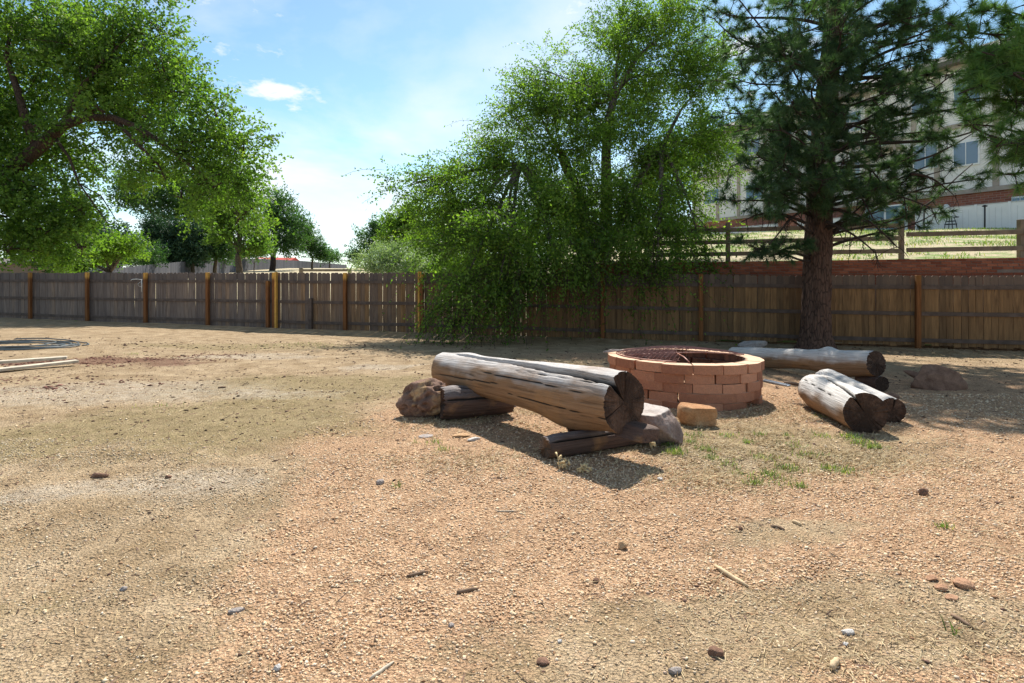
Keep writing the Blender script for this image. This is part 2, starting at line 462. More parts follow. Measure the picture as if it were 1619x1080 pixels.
MAT = dict(
    ground=m_ground(), hill=m_hill(),
    elm=m_leaf('elm_leaves', (.055, .115, .022), (.21, .31, .05), (.36, .40, .05), .57, .22),
    cotton=m_leaf('broad_leaves', (.050, .105, .022), (.18, .275, .05), (.32, .35, .05), .55, .22),
    dense=m_leaf('far_leaves', (.030, .080, .030), (.09, .17, .05), (.17, .22, .05), .42, .10),
    blue=m_leaf('juniper_scales', (.022, .062, .034), (.06, .12, .06), (.06, .10, .04), .18, .05),
    silver=m_leaf('silver_willow_leaves', (.15, .21, .11), (.33, .40, .25), (.28, .32, .12), .35, .10),
    needle=m_leaf('pine_needles', (.034, .075, .036), (.085, .150, .062), (.19, .22, .07), .38, .07),
    needle2=m_leaf('bright_pine_needles', (.06, .14, .045), (.17, .27, .075), (.30, .33, .09), .45, .15),
    bark=m_bark('furrowed_bark', (.10, .075, .055), (.20, .16, .125)),
    barkbrown=m_bark('brown_branch_bark', (.05, .032, .023), (.105, .066, .046)),
    barkpine=m_bark('pine_bark', (.075, .042, .030), (.17, .095, .065), (11, 11, 2.6)),
    twig=plain('dead_twig', (.045, .032, .027), .9),
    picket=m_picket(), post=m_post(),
    rail=plain('fence_rail_wood', (.115, .082, .065), .85, .35, 5),
    ranch=plain('weathered_ranch_rail', (.21, .165, .115), .85, .3, 4),
    greyfence=None,
    block=m_block(), brick=m_brick(), mortar=plain('mortar', (.20, .15, .12)),
    log=m_weathered('weathered_log', (.20, .11, .055), (.36, .215, .115), (.36, .32, .295), (.60, .56, .53), (.50, .85)),
    loggrey=m_weathered('silvered_log', (.22, .13, .065), (.36, .22, .125), (.42, .38, .35), (.70, .665, .62), (.22, .55)),
    logdark=m_weathered('dark_log', (.065, .038, .030), (.14, .085, .062), (.17, .14, .135), (.27, .24, .23), (.6, 1.0)),
    end=m_cutend('sawn_end_grain', (.085, .046, .030), (.150, .088, .058)),
    endw=m_cutend('weathered_end_grain', (.20, .125, .08), (.32, .21, .14)),
    rust=m_rust(),
    redrock=m_rock('porous_red_rock', (.13, .070, .050), (.30, .18, .125), (.46, .29, .15), 9),
    slab=m_rock('purple_grey_rock', (.20, .135, .11), (.32, .235, .20), (.46, .41, .37), 5, True),
    orange=m_rock('orange_sandstone', (.34, .16, .07), (.48, .26, .12), (.55, .36, .20), 6),
    clod=m_rock('orange_clod', (.40, .215, .125), (.54, .32, .195), None, 14),
    brownrock=m_rock('brown_rock', (.16, .085, .055), (.28, .16, .105), None, 8),
    greyrock=m_rock('grey_rock', (.28, .235, .21), (.44, .385, .35), None, 9),
    white=m_rock('pale_stone', (.55, .50, .46), (.75, .71, .66), None, 12),
    stick=plain('dry_stick', (.20, .13, .085), .85, .35, 30),
    stickpale=plain('pale_split_wood', (.55, .40, .24), .8, .25, 20),
    plank=plain('sun_bleached_plank', (.50, .43, .33), .8, .2, 8),
    hose=plain('dark_hose_rubber', (.09, .11, .12), .45, .2, 12),
    steel=plain('dull_steel', (.33, .38, .44), .45, .2, 12, .5),
    pvc=plain('white_plastic', (.62, .60, .56), .5, .08),
    straw=m_tint('straw', [(.20, .13, .06), (.48, .36, .20), (.62, .50, .31)]),
    dryweed=plain('dry_weed_stalk', (.60, .46, .25), .8, .2, 30),
    grass=m_leaf('short_green_grass', (.07, .13, .02), (.16, .25, .05), (.45, .37, .18), .4, .45),
    gravel=m_tint('gravel_chips', [(.16, .085, .05), (.42, .24, .13), (.58, .37, .215), (.70, .48, .29), (.74, .59, .40), (.50, .36, .26), (.84, .70, .53)]),
    soil=m_tint('soil_grains', [(.23, .16, .10), (.41, .30, .19), (.56, .44, .30), (.46, .37, .23), (.62, .53, .40)]),
    litter=m_tint('dark_litter', [(.035, .022, .016), (.12, .07, .05), (.20, .12, .09)]),
    mulch=m_tint('red_bark_mulch', [(.07, .022, .018), (.16, .06, .045), (.26, .13, .10)]),
    stucco=plain('beige_stucco', (.74, .71, .67), .9, .05, 3),
    trim=plain('brown_trim', (.36, .30, .25), .8, .1, 3),
    vinyl=plain('white_vinyl', (.74, .74, .74), .5, .04, 2),
    vinylgrey=plain('vinyl_seam', (.5, .5, .5), .6, .04, 2),
    roof=plain('grey_shingle', (.13, .115, .105), .9, .2, 5),
    redroof=plain('red_roof', (.42, .035, .02), .7, .15, 3),
    cream=plain('cream_wall', (.60, .54, .42), .8, .08, 2),
    tanwall=plain('tan_wall', (.26, .19, .15), .85, .1, 3),
    bluewall=plain('blue_grey_siding', (.30, .38, .44), .8, .1, 3),
    dark=plain('black_metal', (.03, .03, .035), .5, .1),
)
def m_glass():
    t = NT('window_glass'); t.col((.10, .17, .25)); t.v(t.b.inputs['Roughness'], .06); t.v(t.b.inputs['Specular IOR Level'], .9)
    return t.m
MAT['glass'] = m_glass()
def m_grey():
    t = NT('silvered_fence_boards'); g = t.noise(2, t.map((4, 4, .6)), 5)
    t.col(t.mix(t.rand(), (.055, .058, .072), (.10, .10, .118))); t.bump(g, .3, .02); return t.m
MAT['greyfence'] = m_grey()
# ------------------------------------------------------------------ yard and hillside
def grid_mesh(name, xs, ys, zf):
    X, Y = np.meshgrid(xs, ys)
    Z = zf(X, Y)
    V = np.stack([X.ravel(), Y.ravel(), Z.ravel()], 1)
    nx, ny = len(xs), len(ys)
    i = np.arange(nx * ny).reshape(ny, nx)
    Fc = np.stack([i[:-1, :-1].ravel(), i[:-1, 1:].ravel(), i[1:, 1:].ravel(), i[1:, :-1].ravel()], 1)
    return npmesh(name, V, Fc, True), V
def seg(*parts):
    return np.unique(np.concatenate([np.arange(a, b, s) for a, b, s in parts]))
def ell(X, Y, px, py, rx, ry, slope=0.0):
    """soft elliptical patch; centre found from the photograph, radii in metres"""
    c = gp(px, py); dx, dy = X - c.x, Y - c.y - slope * (X - c.x)
    q = (dx / rx) ** 2 + (dy / ry) ** 2
    return np.clip(1.35 - q * .9, 0, 1)
def zones(X, Y):
    w1 = (fbm(X * 1.1, Y * 1.1, 21, 5) - .5) * 1.5; w2 = (fbm(X * 1.1, Y * 1.1, 31, 5) - .5) * 1.5
    n = fbm(X * .8, Y * .8, 2, 5) - .5; n2 = fbm(X * 3, Y * 3, 6, 4) - .5
    X = X + w1; Y = Y + w2 * .8
    # the gravel spreads right of a line that runs from the near left to the bench
    line = np.interp(Y, [0, 1.7, 2.2, 2.7, 3.6, 4.6, 5.9, 7.7, 10], [.4, -.55, -.92, -1.25, -1.75, -1.7, -1.45, -.9, 1.5])
    pink = sstep(-.45, .55, X - line + n * 1.2)
    pink *= 1 - sstep(7, 11.5, Y + n * 3)
    pink = np.maximum(pink, .75 * ell(X, Y, 940, 565, 1.2, .6))
    pink *= 1 - .85 * np.clip(ell(X, Y, 1180, 1040, .9, .35) + ell(X, Y, 1500, 1010, .9, .35) + ell(X, Y, 1350, 840, .5, .2), 0, 1)
    pink *= 1 - .7 * np.clip(ell(X, Y, 1200, 700, 1.4, .8), 0, 1)
    olive = np.clip(.9 * ell(X, Y, 330, 670, 1.7, 1.1) + .8 * ell(X, Y, 520, 610, 2.0, 1.2) + .75 * ell(X, Y, 400, 548, 2.6, 1.0)
                    + .6 * ell(X, Y, 1200, 700, 1.6, .9) + .6 * ell(X, Y, 70, 690, .8, .5) + .5 * ell(X, Y, 60, 960, .35, .3), 0, 1) + n * .5
    sand = np.clip(1.0 * ell(X, Y, 120, 775, .85, .34, .35) + .9 * ell(X, Y, 120, 620, 2.3, .85, .2) + .95 * ell(X, Y, 390, 565, 1.4, .38, .15)
                   + 1.0 * ell(X, Y, 630, 580, .75, .3, .5) + .5 * ell(X, Y, 470, 620, .9, .3) + .45 * ell(X, Y, 1200, 720, .5, .2), 0, 1) + n2 * .35
    mul = np.clip(1.0 * ell(X, Y, 170, 572, 1.9, .55, .1) + .8 * ell(X, Y, 60, 610, 1.6, .9) * .5 + .7 * ell(X, Y, 300, 562, .9, .25), 0, 1)
    return pink, olive, sand * .72, mul
xs = seg((-45, -14, 1.0), (-14, -6, .16), (-6, 6, .045), (6, 12, .16), (12, 40, 1.0))
ys = seg((-25, 0, 1.5), (0, 1.2, .1), (1.2, 4, .03), (4, 8, .045), (8, 15, .09), (15, 23, .3))
def yz(X, Y):
    z = yard_z(X, Y) + 0.007 * (fbm(X * 9, Y * 9, 5, 3) - .5) * sstep(14, 8, Y)
    over = Y - (fence_y(X) + .55)
    return np.where(over > 0, z - over * 1.5, z)
gm_, GV = grid_mesh('yard_ground', xs, ys, yz)
pk, ol, sa, mu = zones(GV[:, 0], GV[:, 1])
vattr(gm_, 'zone', np.stack([pk, ol, sa], 1)); fattr(gm_, 'mulch', mu, 'POINT')
link('yard_ground', gm_, MAT['ground'], label='bare yard of pinkish gravel, tan dirt and pale sandy patches', kind='structure')

hx = seg((-420, -60, 12), (-60, 30, .8), (30, 420, 12))
ht = np.array([0, .2, .5, .72, .78, 1.0, 1.4, 2, 2.8, 3.8, 5, 6.5, 8, 10, 12, 15, 18, 22, 26, 31, 37, 44, 52, 62, 75, 90, 110, 140, 190, 260, 380, 560, 850])
HXg, HTg = np.meshgrid(hx, ht)
HYg = fence_y(HXg) + .5 + HTg
HZg = hill_z(HXg, HYg)
hv = np.stack([HXg.ravel(), HYg.ravel(), HZg.ravel()], 1)
ii = np.arange(hv.shape[0]).reshape(len(ht), len(hx))
hf = np.stack([ii[:-1, :-1].ravel(), ii[:-1, 1:].ravel(), ii[1:, 1:].ravel(), ii[1:, :-1].ravel()], 1)
link('hillside', npmesh('hillside', hv, hf, True), MAT['hill'], label='open slope of dry yellow grass beyond the fence', kind='structure')
def hz(X, Y): return float(hill_z(X, Y))

# ------------------------------------------------------------------ the picket fence
def fx(px):
    k = (px - CX) / F
    return k * 14.634 / (1 + .2456 * k)
ANG = -math.atan(TANF)
CA, SA = math.cos(ANG), math.sin(ANG)
def ftop(X): return 1.315 - 0.065 * float(sstep(-2, 9, X)) + .008 * math.sin(X * 1.7)
fence = empty('picket_fence', (fx(668), float(fence_y(fx(668))), 0), ANG,
              label='long wooden picket fence with orange brown posts across the back of the yard', cat='fence')
FO = Vector(fence.location)
bpy.context.view_layer.update()
def fl(X): return (X - FO.x) / CA              # world X -> distance along the fence
def picket_mesh(seed):
    r = random.Random(seed); w, h, t = .0685, 1.75, .017
    c = .022 + r.random() * .012; d = .03 + r.random() * .012
    poly = [(-w, 0), (w, 0), (w, h - d), (w - c, h), (-w + c, h), (-w, h - d)]
    m = MB().prism(poly, 0, t)
    bmesh.ops.bisect_plane(m.bm, geom=m.bm.verts[:] + m.bm.edges[:] + m.bm.faces[:], plane_co=(0, 0, .85), plane_no=(0, 0, 1))
    bow = (r.random() - .5) * .02; lean = (r.random() - .5) * .01
    for v in m.bm.verts:
        v.co.x += lean * v.co.z; v.co.y += bow * math.sin(v.co.z / h * 3.14)
    me = m.mesh('picket'); me.materials.append(MAT['picket']); return me
pks = [picket_mesh(i) for i in range(9)]
PX = [50, 140, 232, 330, 435, 547, 668, 805, 953, 1108, 1283, 1450]
posts = [fx(p) for p in PX]
posts = [posts[0] - 2.37] + posts + [posts[-1] + 2.37, posts[-1] + 4.74]
s = fl(posts[0]) - .6; rr_ = random.Random(3); cnt = 0
while s < fl(posts[-1]) + .3 and cnt < 298:
    X = FO.x + s * CA; Y = float(fence_y(X)); g = gz(X, Y)
    zt = ftop(X) + rr_.uniform(-.010, .010); zb = g + (rr_.uniform(.03, .085) if X > 5 else -.03)
    link('picket', rr_.choice(pks), None, fence, (s, .055 + rr_.uniform(-.003, .003), zb), (rr_.uniform(-.006, .006), rr_.uniform(-.005, .005), rr_.uniform(-.02, .02)), (rr_.uniform(.97, 1.01), 1, (zt - zb) / 1.75))
    s += .140 + max(0, rr_.gauss(.0015, .0032)); cnt += 1
def post_mesh(h):
    return MB().box((0, 0, h / 2), (.098, .092, h), bevel=.006).mesh('post')
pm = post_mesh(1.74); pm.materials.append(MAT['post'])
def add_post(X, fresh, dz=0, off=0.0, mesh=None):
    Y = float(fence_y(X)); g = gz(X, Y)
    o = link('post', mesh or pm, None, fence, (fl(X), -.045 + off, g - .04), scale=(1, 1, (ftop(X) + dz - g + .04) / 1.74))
    o['fresh'] = float(fresh); return o  # amount of bright ochre at the post top
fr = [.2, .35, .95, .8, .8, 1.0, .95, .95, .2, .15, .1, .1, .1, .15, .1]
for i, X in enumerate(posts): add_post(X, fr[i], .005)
add_post(fx(425), .1, -.25)
# a repair post of new ochre wood whose whole length is bright
nm = post_mesh(1.74); nm.materials.append(plain('new_ochre_post', (.62, .33, .07), .8, .2, 9))
for p_, wd in ((438.5, .62), (664, .55)):
    o = link('post', nm, None, fence, (fl(fx(p_)), -.058, gz(fx(p_), float(fence_y(fx(p_)))) - .03),
             scale=(wd, .9, (ftop(fx(p_)) + .02 - gz(fx(p_), float(fence_y(fx(p_)))) + .03) / 1.74))
    o['label'] = 'narrow bright ochre repair post'
X = fx(492); o = link('brace_post', post_mesh(.95), MAT['rail'], fence, (fl(X), -.02, gz(X, float(fence_y(X))) - .03)); o['label'] = 'short grey stub post reaching only the middle rail'
for a, b in zip(posts, posts[1:]):
    for k, h in enumerate((.27, .88, 1.49)):
        za = ftop(a) - h; zb = ftop(b) - h
        if h > 1: za, zb = max(za, gz(a, float(fence_y(a))) + .14), max(zb, gz(b, float(fence_y(b))) + .14)
        L = fl(b) - fl(a) - .1
        sag = rr_.uniform(-.012, .004)
        m = MB()
        n = 5
        for j in range(n):
            t0, t1 = j / n, (j + 1) / n
            z0 = za + (zb - za) * t0 + sag * math.sin(3.14 * t0); z1 = za + (zb - za) * t1 + sag * math.sin(3.14 * t1)
            x0, x1 = -L / 2 + L * t0, -L / 2 + L * t1
            vs = [m.bm.verts.new((x, y, z + dz)) for x, z in ((x0, z0), (x1, z1)) for y in (.015, .053) for dz in (-.043, .043)]
            q = lambda *i: m.bm.faces.new([vs[k] for k in i])
            q(0, 1, 5, 4); q(2, 6, 7, 3); q(1, 3, 7, 5); q(0, 4, 6, 2)
            if j == 0: q(0, 2, 3, 1)
            if j == n - 1: q(4, 5, 7, 6)
        bmesh.ops.remove_doubles(m.bm, verts=m.bm.verts, dist=.0005)
        m.build('rail', MAT['rail'], fence, loc=((fl(a) + fl(b)) / 2, 0, 0))
# pipe with a small white arm fixed to one post
X = fx(231); Y = float(fence_y(X)) - .11; zt = ftop(X)
pp = empty('sprinkler_pipe', (X - .07, Y, zt - .62), label='thin white plastic riser pipe with side arm fixed to fence post on the left', cat='pipe')
MB().tube([(0, 0, 0), (0, 0, .42)], .014).build('riser', MAT['pvc'], pp)
MB().tube([(0, 0, .40), (-.12, -.02, .42), (-.30, -.03, .41), (-.33, -.03, .36)], .011).build('arm', MAT['pvc'], pp)
MB().tube([(-.02, 0, .34), (-.12, 0, .27), (-.10, 0, .20), (0, 0, .17)], .006, 6).build('cord', MAT['pvc'], pp)

# ------------------------------------------------------------------ brick retaining wall behind the fence
wall = empty('brick_retaining_wall', (6.0, float(fence_y(6.0)) + 1.28, 0), ANG, label='long low red brick retaining wall behind the picket fence, right of the elm', cat='wall')
bpy.context.view_layer.update()
def wx(s): return 6.0 + s * CA
def wtop(X): return 1.60 + .0099 * (X - 5)
bms = []
for i in range(4):
    m = MB().box((0, 0, 0), (.203, .10, .060), bevel=.004)
    for v in m.bm.verts: v.co += Vector((random.uniform(-.002, .002), random.uniform(-.002, .002), random.uniform(-.0015, .0015)))
    me = m.mesh('brick'); me.materials.append(MAT['brick']); bms.append(me)
s0, s1, nb = -4.9, 8.3, 0
for row in range(5):
    s = s0 + (.107 if row % 2 else 0)
    while s < s1 and nb < 299:
        zt = wtop(wx(s)) - .03 - row * .071
        link('brick', random.choice(bms), None, wall, (s, random.uniform(-.004, .004), zt), (0, R(.57), 0)); nb += 1; s += .214
lowb = MB()
for row in range(5, 9):
    s = s0 + (.107 if row % 2 else 0)
    while s < s1:
        lowb.box((s, 0, wtop(wx(s)) - .03 - row * .071), (.203, .10, .060)); s += .214
lowb.build('lower_bricks', MAT['brick'], wall, kind='stuff')
m = MB()
a, b = s0 - .12, s1 + .1
vs = [m.bm.verts.new((x, y, z)) for x, zt in ((a, wtop(wx(a)) - .012), (b, wtop(wx(b)) - .012)) for y in (-.042, .05) for z in (-.6, zt)]
for q in ((0, 1, 5, 4), (2, 6, 7, 3), (1, 3, 7, 5), (0, 4, 6, 2), (0, 2, 3, 1), (4, 5, 7, 6)): m.bm.faces.new([vs[k] for k in q])
m.build('mortar_core', MAT['mortar'], wall)

# ------------------------------------------------------------------ ranch rail fences on top of the bank
def ranch(name_label, pts, postw, heights, mat, ptops, lean=0):
    root = empty('ranch_rail_fence', pts[0], label=name_label, cat='fence')
    P = [Vector(p) - Vector(pts[0]) for p in pts]
    for p, h in zip(P, ptops): MB().box((p.x, p.y, p.z + h / 2 - .1), (postw, postw, h + .2), bevel=.008).build('post', mat, root)
    for a, b in zip(P, P[1:]):
        d = (b - a); M = Matrix.Translation(a) @ d.to_track_quat('X', 'Z').to_matrix().to_4x4()
        for h in heights:
            MB().box((d.length / 2, -.055 - postw / 4, h), (d.length + .03, .038, .115), M=M, bevel=.004).build('rail', mat, root)
    return root
def bank_pt(px, d=1.75):
    k = (px - CX) / F
    c = 15.26 - TANF * 2.55 + d
    X = k * c / (1 + TANF * k); Y = X / k
    return (X, Y, hz(X, Y))
ranch('weathered three rail ranch fence on the bank, running behind the tall pine', [bank_pt(p) for p in (985, 1070, 1151, 1288, 1425)], .10, (.22, .55, .88), MAT['ranch'], [1.0, 1.0, 1.08, 1.05, 1.0])
rp = [bank_pt(p) for p in (1432, 1614, 1790)]
ranch('weathered two rail ranch fence at right, above the brick wall', rp, .12, (.24, .64), MAT['ranch'], [.02, .95, .95])
lp = [((p - CX) / F * Y, Y) for p, Y in ((476, 25.5), (553, 25.9))]
ranch('short single rail fence section standing in dry grass beyond the picket fence', [(x, y, hz(x, y)) for x, y in lp], .15, (1.30,), MAT['ranch'], [1.42, 1.36])

# ------------------------------------------------------------------ logs
def make_log(name, p0, p1, r0, r1, mat, endmat, cracks=(), bulges=(), seed=0, flat=.0, n=64, nx=70, ends=(1, 1), oblique=(0, 0), wear=0.0, rag=.004, rough=1.0, **k):
    """tapered round log along local X; cracks: (angle0, angle1, width, depth, x0, x1) with angle from local up, radians"""
    p0, p1 = Vector(p0), Vector(p1); d = p1 - p0; L = d.length
    root = empty(name, p0, **k)
    xa = d.normalized(); ya = Vector((0, 0, 1)).cross(xa).normalized(); za = xa.cross(ya)
    root.rotation_euler = Matrix((xa, ya, za)).transposed().to_euler()
    u = np.linspace(0, 1, nx)[:, None]; th = (np.arange(n) / n * 2 * np.pi)[None, :]      # 0 = up, + toward local y
    for (a0, a1, w, dep, x0, x1) in cracks: pass
    r = r0 + (r1 - r0) * u + 0 * th
    cy, cz = np.sin(th), np.cos(th)
    r = r * (1 + rough * (.10 * (fbm(u * L * 1.6 + seed, cy * 1.1 + 5, cz * 1.1 + seed, 3) - .5) + .035 * (fbm(u * L * 3 + seed, cy * 5, cz * 5 + seed, 3) - .5)))
    r += .006 * rough * (fbm(u * L * 1.3 + seed, cy * 14 + 3, cz * 14, 3) - .5)
    for (bu, bth, su, sth, amp) in bulges:
        dth = (th - bth + np.pi) % (2 * np.pi) - np.pi
        r += amp * np.exp(-((u - bu) * L / su) ** 2 - (dth / sth) ** 2)
    crk = np.zeros_like(r)
    def crack_at(u_, th_, rad=None):
        c = np.zeros(np.broadcast(u_, th_).shape); dsum = np.zeros_like(c)
        for (a0, a1, w, dep, x0, x1) in cracks:
            ac = a0 + (a1 - a0) * u_ + .10 * (fbm(u_ * L * 2.2 + seed + a0, 4, 2, 3) - .5) * 2
            fade = sstep(x0 - .001, x0 + .10, u_) * (1 - sstep(x1, x1 + .10, u_))
            dth = np.abs((th_ - ac + np.pi) % (2 * np.pi) - np.pi)
            prof = np.clip(1 - dth / (w * (.45 + .75 * fade)), 0, 1) * fade
            c = np.maximum(c, np.clip(prof * 1.6, 0, 1)); dsum = np.maximum(dsum, dep * np.clip(prof * 1.7, 0, 1))
        return c, dsum
    # ring angles gather round the first crack so that its walls are steep
    c, dsum = crack_at(u, th)
    crk = c; r = r - dsum
    x = u * L + 0 * th
    x = x + oblique[0] * (1 - u) ** 6 * cy * r + oblique[1] * u ** 6 * cy * r
    x[-1] += rag * np.random.default_rng(seed).normal(size=n); x[0] += rag * np.random.default_rng(seed + 1).normal(size=n)
    Vv = np.stack([x, r * cy, r * cz], -1)
    if flat: Vv[..., 2] = np.maximum(Vv[..., 2], -r0 * (1 - flat))
    i = np.arange(nx * n).reshape(nx, n); j = np.roll(i, -1, 1)
    Fc = np.stack([i[:-1].ravel(), j[:-1].ravel(), j[1:].ravel(), i[1:].ravel()], 1)[:, ::-1]
    me = npmesh('body', Vv.reshape(-1, 3), Fc, True)
    wz = (za.z * cz + ya.z * cy + 0 * u)
    top_light_wear = np.clip(.35 + .55 * wz, 0, 1) + .25 * (fbm(u * L * 3 + seed, cy * 2, cz * 2, 4) - .5) * 2 + wear  # sunlit silver of the upper side painted in, along with real weathering
    fattr(me, 'top_light_wear', top_light_wear.ravel(), 'POINT'); fattr(me, 'crack', crk.ravel(), 'POINT')
    link('body', me, mat, root)
    for e, on in ((0, ends[0]), (nx - 1, ends[1])):
        if not on: continue
        rim = Vv[e]; K = 14; cen = np.array([rim[:, 0].mean(), 0, 0])
        fr_ = np.linspace(1, 0.02, K)[:, None]
        cc, dd = crack_at(np.full((1, n), 0.0 if e == 0 else 1.0), th)
        rimfull = rim + (np.stack([0 * cy, cy, cz], -1)[0]) * dd[0][:, None] * 0
        ring = cen + (rimfull - cen)[None] * fr_[..., None]
        sgn = -1 if e == 0 else 1
        dep = (cc * sstep(-.2, .55, fr_)) * .035
        ring[..., 0] -= sgn * dep
        ring[1:, :, 0] += sgn * .010 * (fbm(ring[1:, :, 1] * 30, ring[1:, :, 2] * 30, seed, 3) - .5)
        ii_ = np.arange(K * n).reshape(K, n); jj_ = np.roll(ii_, -1, 1)
        ff = np.stack([ii_[:-1].ravel(), jj_[:-1].ravel(), jj_[1:].ravel(), ii_[1:].ravel()], 1)
        vv = np.vstack([ring.reshape(-1, 3), [ring[-1].mean(0)]])
        tri = np.stack([ii_[-1], jj_[-1], np.full(n, K * n)], 1)
        m2 = bpy.data.meshes.new('cut_end')
        fs = [tuple(f) for f in ff] + [tuple(f) for f in tri]
        if sgn > 0: fs = [f[::-1] for f in fs]
        m2.from_pydata(vv.tolist(), [], fs)
        cv = np.concatenate([(cc * sstep(.0, .5, fr_)).ravel(), [0]])
        fattr(m2, 'crack', cv, 'POINT')
        link('cut_end', m2, endmat, root)
    return root
D = math.radians
# bench log
bl = make_log('bench_log', at(700, 583, 6.1), at(988, 636, 4.05), .185, .235, MAT['log'], MAT['end'],
    cracks=[(D(-2), D(-40), .125, .14, .10, 1.2), (D(55), D(30), .03, .02, .25, .7), (D(-95), D(-80), .025, .012, 0, .45), (D(-62), D(-72), .018, .012, .35, .85), (D(-100), D(-112), .016, .010, .5, 1.0), (D(-50), D(-48), .015, .010, .55, 1.0), (D(20), D(6), .02, .015, .5, 1.1)],
    bulges=[(.80, D(195), .28, .8, .065), (.55, D(-60), .3, .6, .012), (.17, D(35), .22, .5, .035), (.98, D(35), .1, .5, -.03)], seed=3, nx=110, n=150, oblique=(-.35, 0.0), rag=.003,
    label='long weathered log bench with a deep crack along its top, raised on stump and beam', cat='log')
# its stump under the far end
make_log('stump', gp(695, 668) + Vector((0, .12, .155)), gp(806, 662) + Vector((0, .20, .14)), .165, .135, MAT['logdark'], MAT['end'],
    cracks=[(D(-70), D(-60), .05, .02, 0, 1), (D(-20), D(-30), .04, .02, .1, .8)], bulges=[(.1, D(-40), .1, .6, .03), (.5, D(-90), .15, .5, .015), (.0, 0, .08, 6, -.02)], seed=9, nx=40, n=90, rag=.012, rough=2.6,
    label='short dark log stump propping the left end of the bench log', cat='stump')
make_log('support_beam', gp(862, 727) + Vector((0, .05, .075)), gp(1012, 706) + Vector((0, .08, .080)), .090, .080, MAT['logdark'], MAT['endw'],
    cracks=[(D(-48), D(-44), .09, .04, 0, 1.1)], bulges=[(.02, D(0), .05, 3, -.012)], seed=21, nx=50, n=90, rag=.006, rough=1.7,
    label='dark split wooden beam under the right end of the bench log', cat='beam')
make_log('wood_chunk', gp(908, 703) + Vector((0, .12, .11)), gp(975, 690) + Vector((0, .12, .10)), .075, .07, MAT['logdark'], MAT['end'],
    cracks=[(D(20), D(30), .06, .02, 0, 1)], seed=33, nx=24, n=48, rag=.01, rough=2,
    label='small dark chunk of wood wedged behind the split support beam', cat='wood chunk')
# right-hand logs
def ground_log(name, px1, py1, az, L, r0, r1, **k):
    g = gp(px1, py1); d = Vector((math.sin(D(az)), math.cos(D(az)), 0))
    b = g + d * L
    p1 = Vector((g.x, g.y, gz(g.x, g.y) + r1 * .93)); p0 = Vector((b.x, b.y, gz(b.x, b.y) + r0 * .9))
    return make_log(name, p0, p1, r0, r1, **k)
ground_log('short_log', 1368, 684, 11, 1.28, .205, .188, mat=MAT['loggrey'], endmat=MAT['end'],
    cracks=[(D(-50), D(-66), .02, .012, .0, .7), (D(5), D(-32), .07, .045, .05, 1.2), (D(75), D(60), .02, .015, .3, .9)], bulges=[(.45, D(-60), .25, .6, -.012), (0, 0, .12, 6, -.03)], rough=.7, seed=45, nx=70, n=110,
    label='thick silvery log with dark sawn face, nearer of the two lying side by side', cat='log')
ground_log('short_log', 1411, 668, 9, 1.50, .175, .125, mat=MAT['loggrey'], endmat=MAT['end'],
    cracks=[(D(2), D(10), .05, .022, .12, 1.2)], bulges=[(.03, D(-50), .1, .5, .02)], seed=47, nx=60, n=90,
    label='thinner silvery log lying behind and right of the thick silvery one', cat='log')
q0 = gp(1160, 571); 
make_log('long_log', q0 + Vector((0, 0, .135)), at(1385, 574, 7.1), .13, .155, MAT['loggrey'], MAT['end'],
    cracks=[(D(-15), D(0), .035, .02, .1, .6)], bulges=[(.74, D(10), .12, .5, .05), (.80, D(180), .5, .8, .07), (.6, D(-10), .1, .4, -.015), (.35, D(180), .5, .7, .06)], seed=55, nx=90, n=90, rag=.006,
    label='long pale log bench between the brick fire pit and the pine trunk', cat='log')
make_log('short_stump', gp(1392, 618) + Vector((-.05, .30, .10)), gp(1398, 620) + Vector((0, .04, .10)), .105, .10, MAT['logdark'], MAT['end'], seed=61, nx=16, n=40, rough=1.5,
    label='small dark round log under the right end of the long pale log', cat='stump')

# ------------------------------------------------------------------ rocks
def rock_mesh(seed, size, cuts=6, sub=4, rough=.10, top=None, pits=0, sq=.0):
    r = random.Random(seed); bm = bmesh.new()
    bmesh.ops.create_icosphere(bm, subdivisions=sub, radius=1)
    V = np.array([v.co[:] for v in bm.verts])
    if sq: V = np.sign(V) * np.abs(V) ** (1 - sq)
    for _ in range(cuts):
        nrm = np.array([r.gauss(0, 1), r.gauss(0, 1), r.gauss(0, .7)]); nrm /= np.linalg.norm(nrm)
        off = r.uniform(.55, .85); d = V @ nrm - off
        V = V - np.outer(np.clip(d, 0, None) * .92, nrm)
    if top is not None: V[:, 2] = np.minimum(V[:, 2], top + .05 * (V[:, 0] * r.uniform(-1, 1)))
    nn = fbm(V[:, 0] * 2.2 + seed, V[:, 1] * 2.2, V[:, 2] * 2.2, 5) - .5
    n2 = fbm(V[:, 0] * 7 + seed, V[:, 1] * 7, V[:, 2] * 7, 3) - .5
    V = V * (1 + rough * 2.2 * nn + rough * .7 * n2)[:, None]
    if pits:
        c = vnoise(V[:, 0] * 4.5 + seed, V[:, 1] * 4.5, V[:, 2] * 4.5); V = V * (1 - pits * sstep(.5, .75, c))[:, None]
    V = V * np.array(size) / 2
    for v, c in zip(bm.verts, V): v.co = c
    for f in bm.faces: f.smooth = sub >= 4
    me = bpy.data.meshes.new('rock'); bm.to_mesh(me); bm.free()
    return me
def rock(name, px, py, size, seed, mat, label, cat='rock', rz=0, sink=.12, tilt=(0, 0), lift=0, back=None, **k):
    g = gp(px, py)
    if back is None: back = size[1] * .4
    g = Vector((g.x, g.y + back, 0)); g.z = gz(g.x, g.y)
    me = rock_mesh(seed, size, **k)
    return link(name, me, mat, None, (g.x, g.y, g.z + size[2] * (.5 - sink) + lift), (tilt[0], tilt[1], rz), label=label, cat=cat)
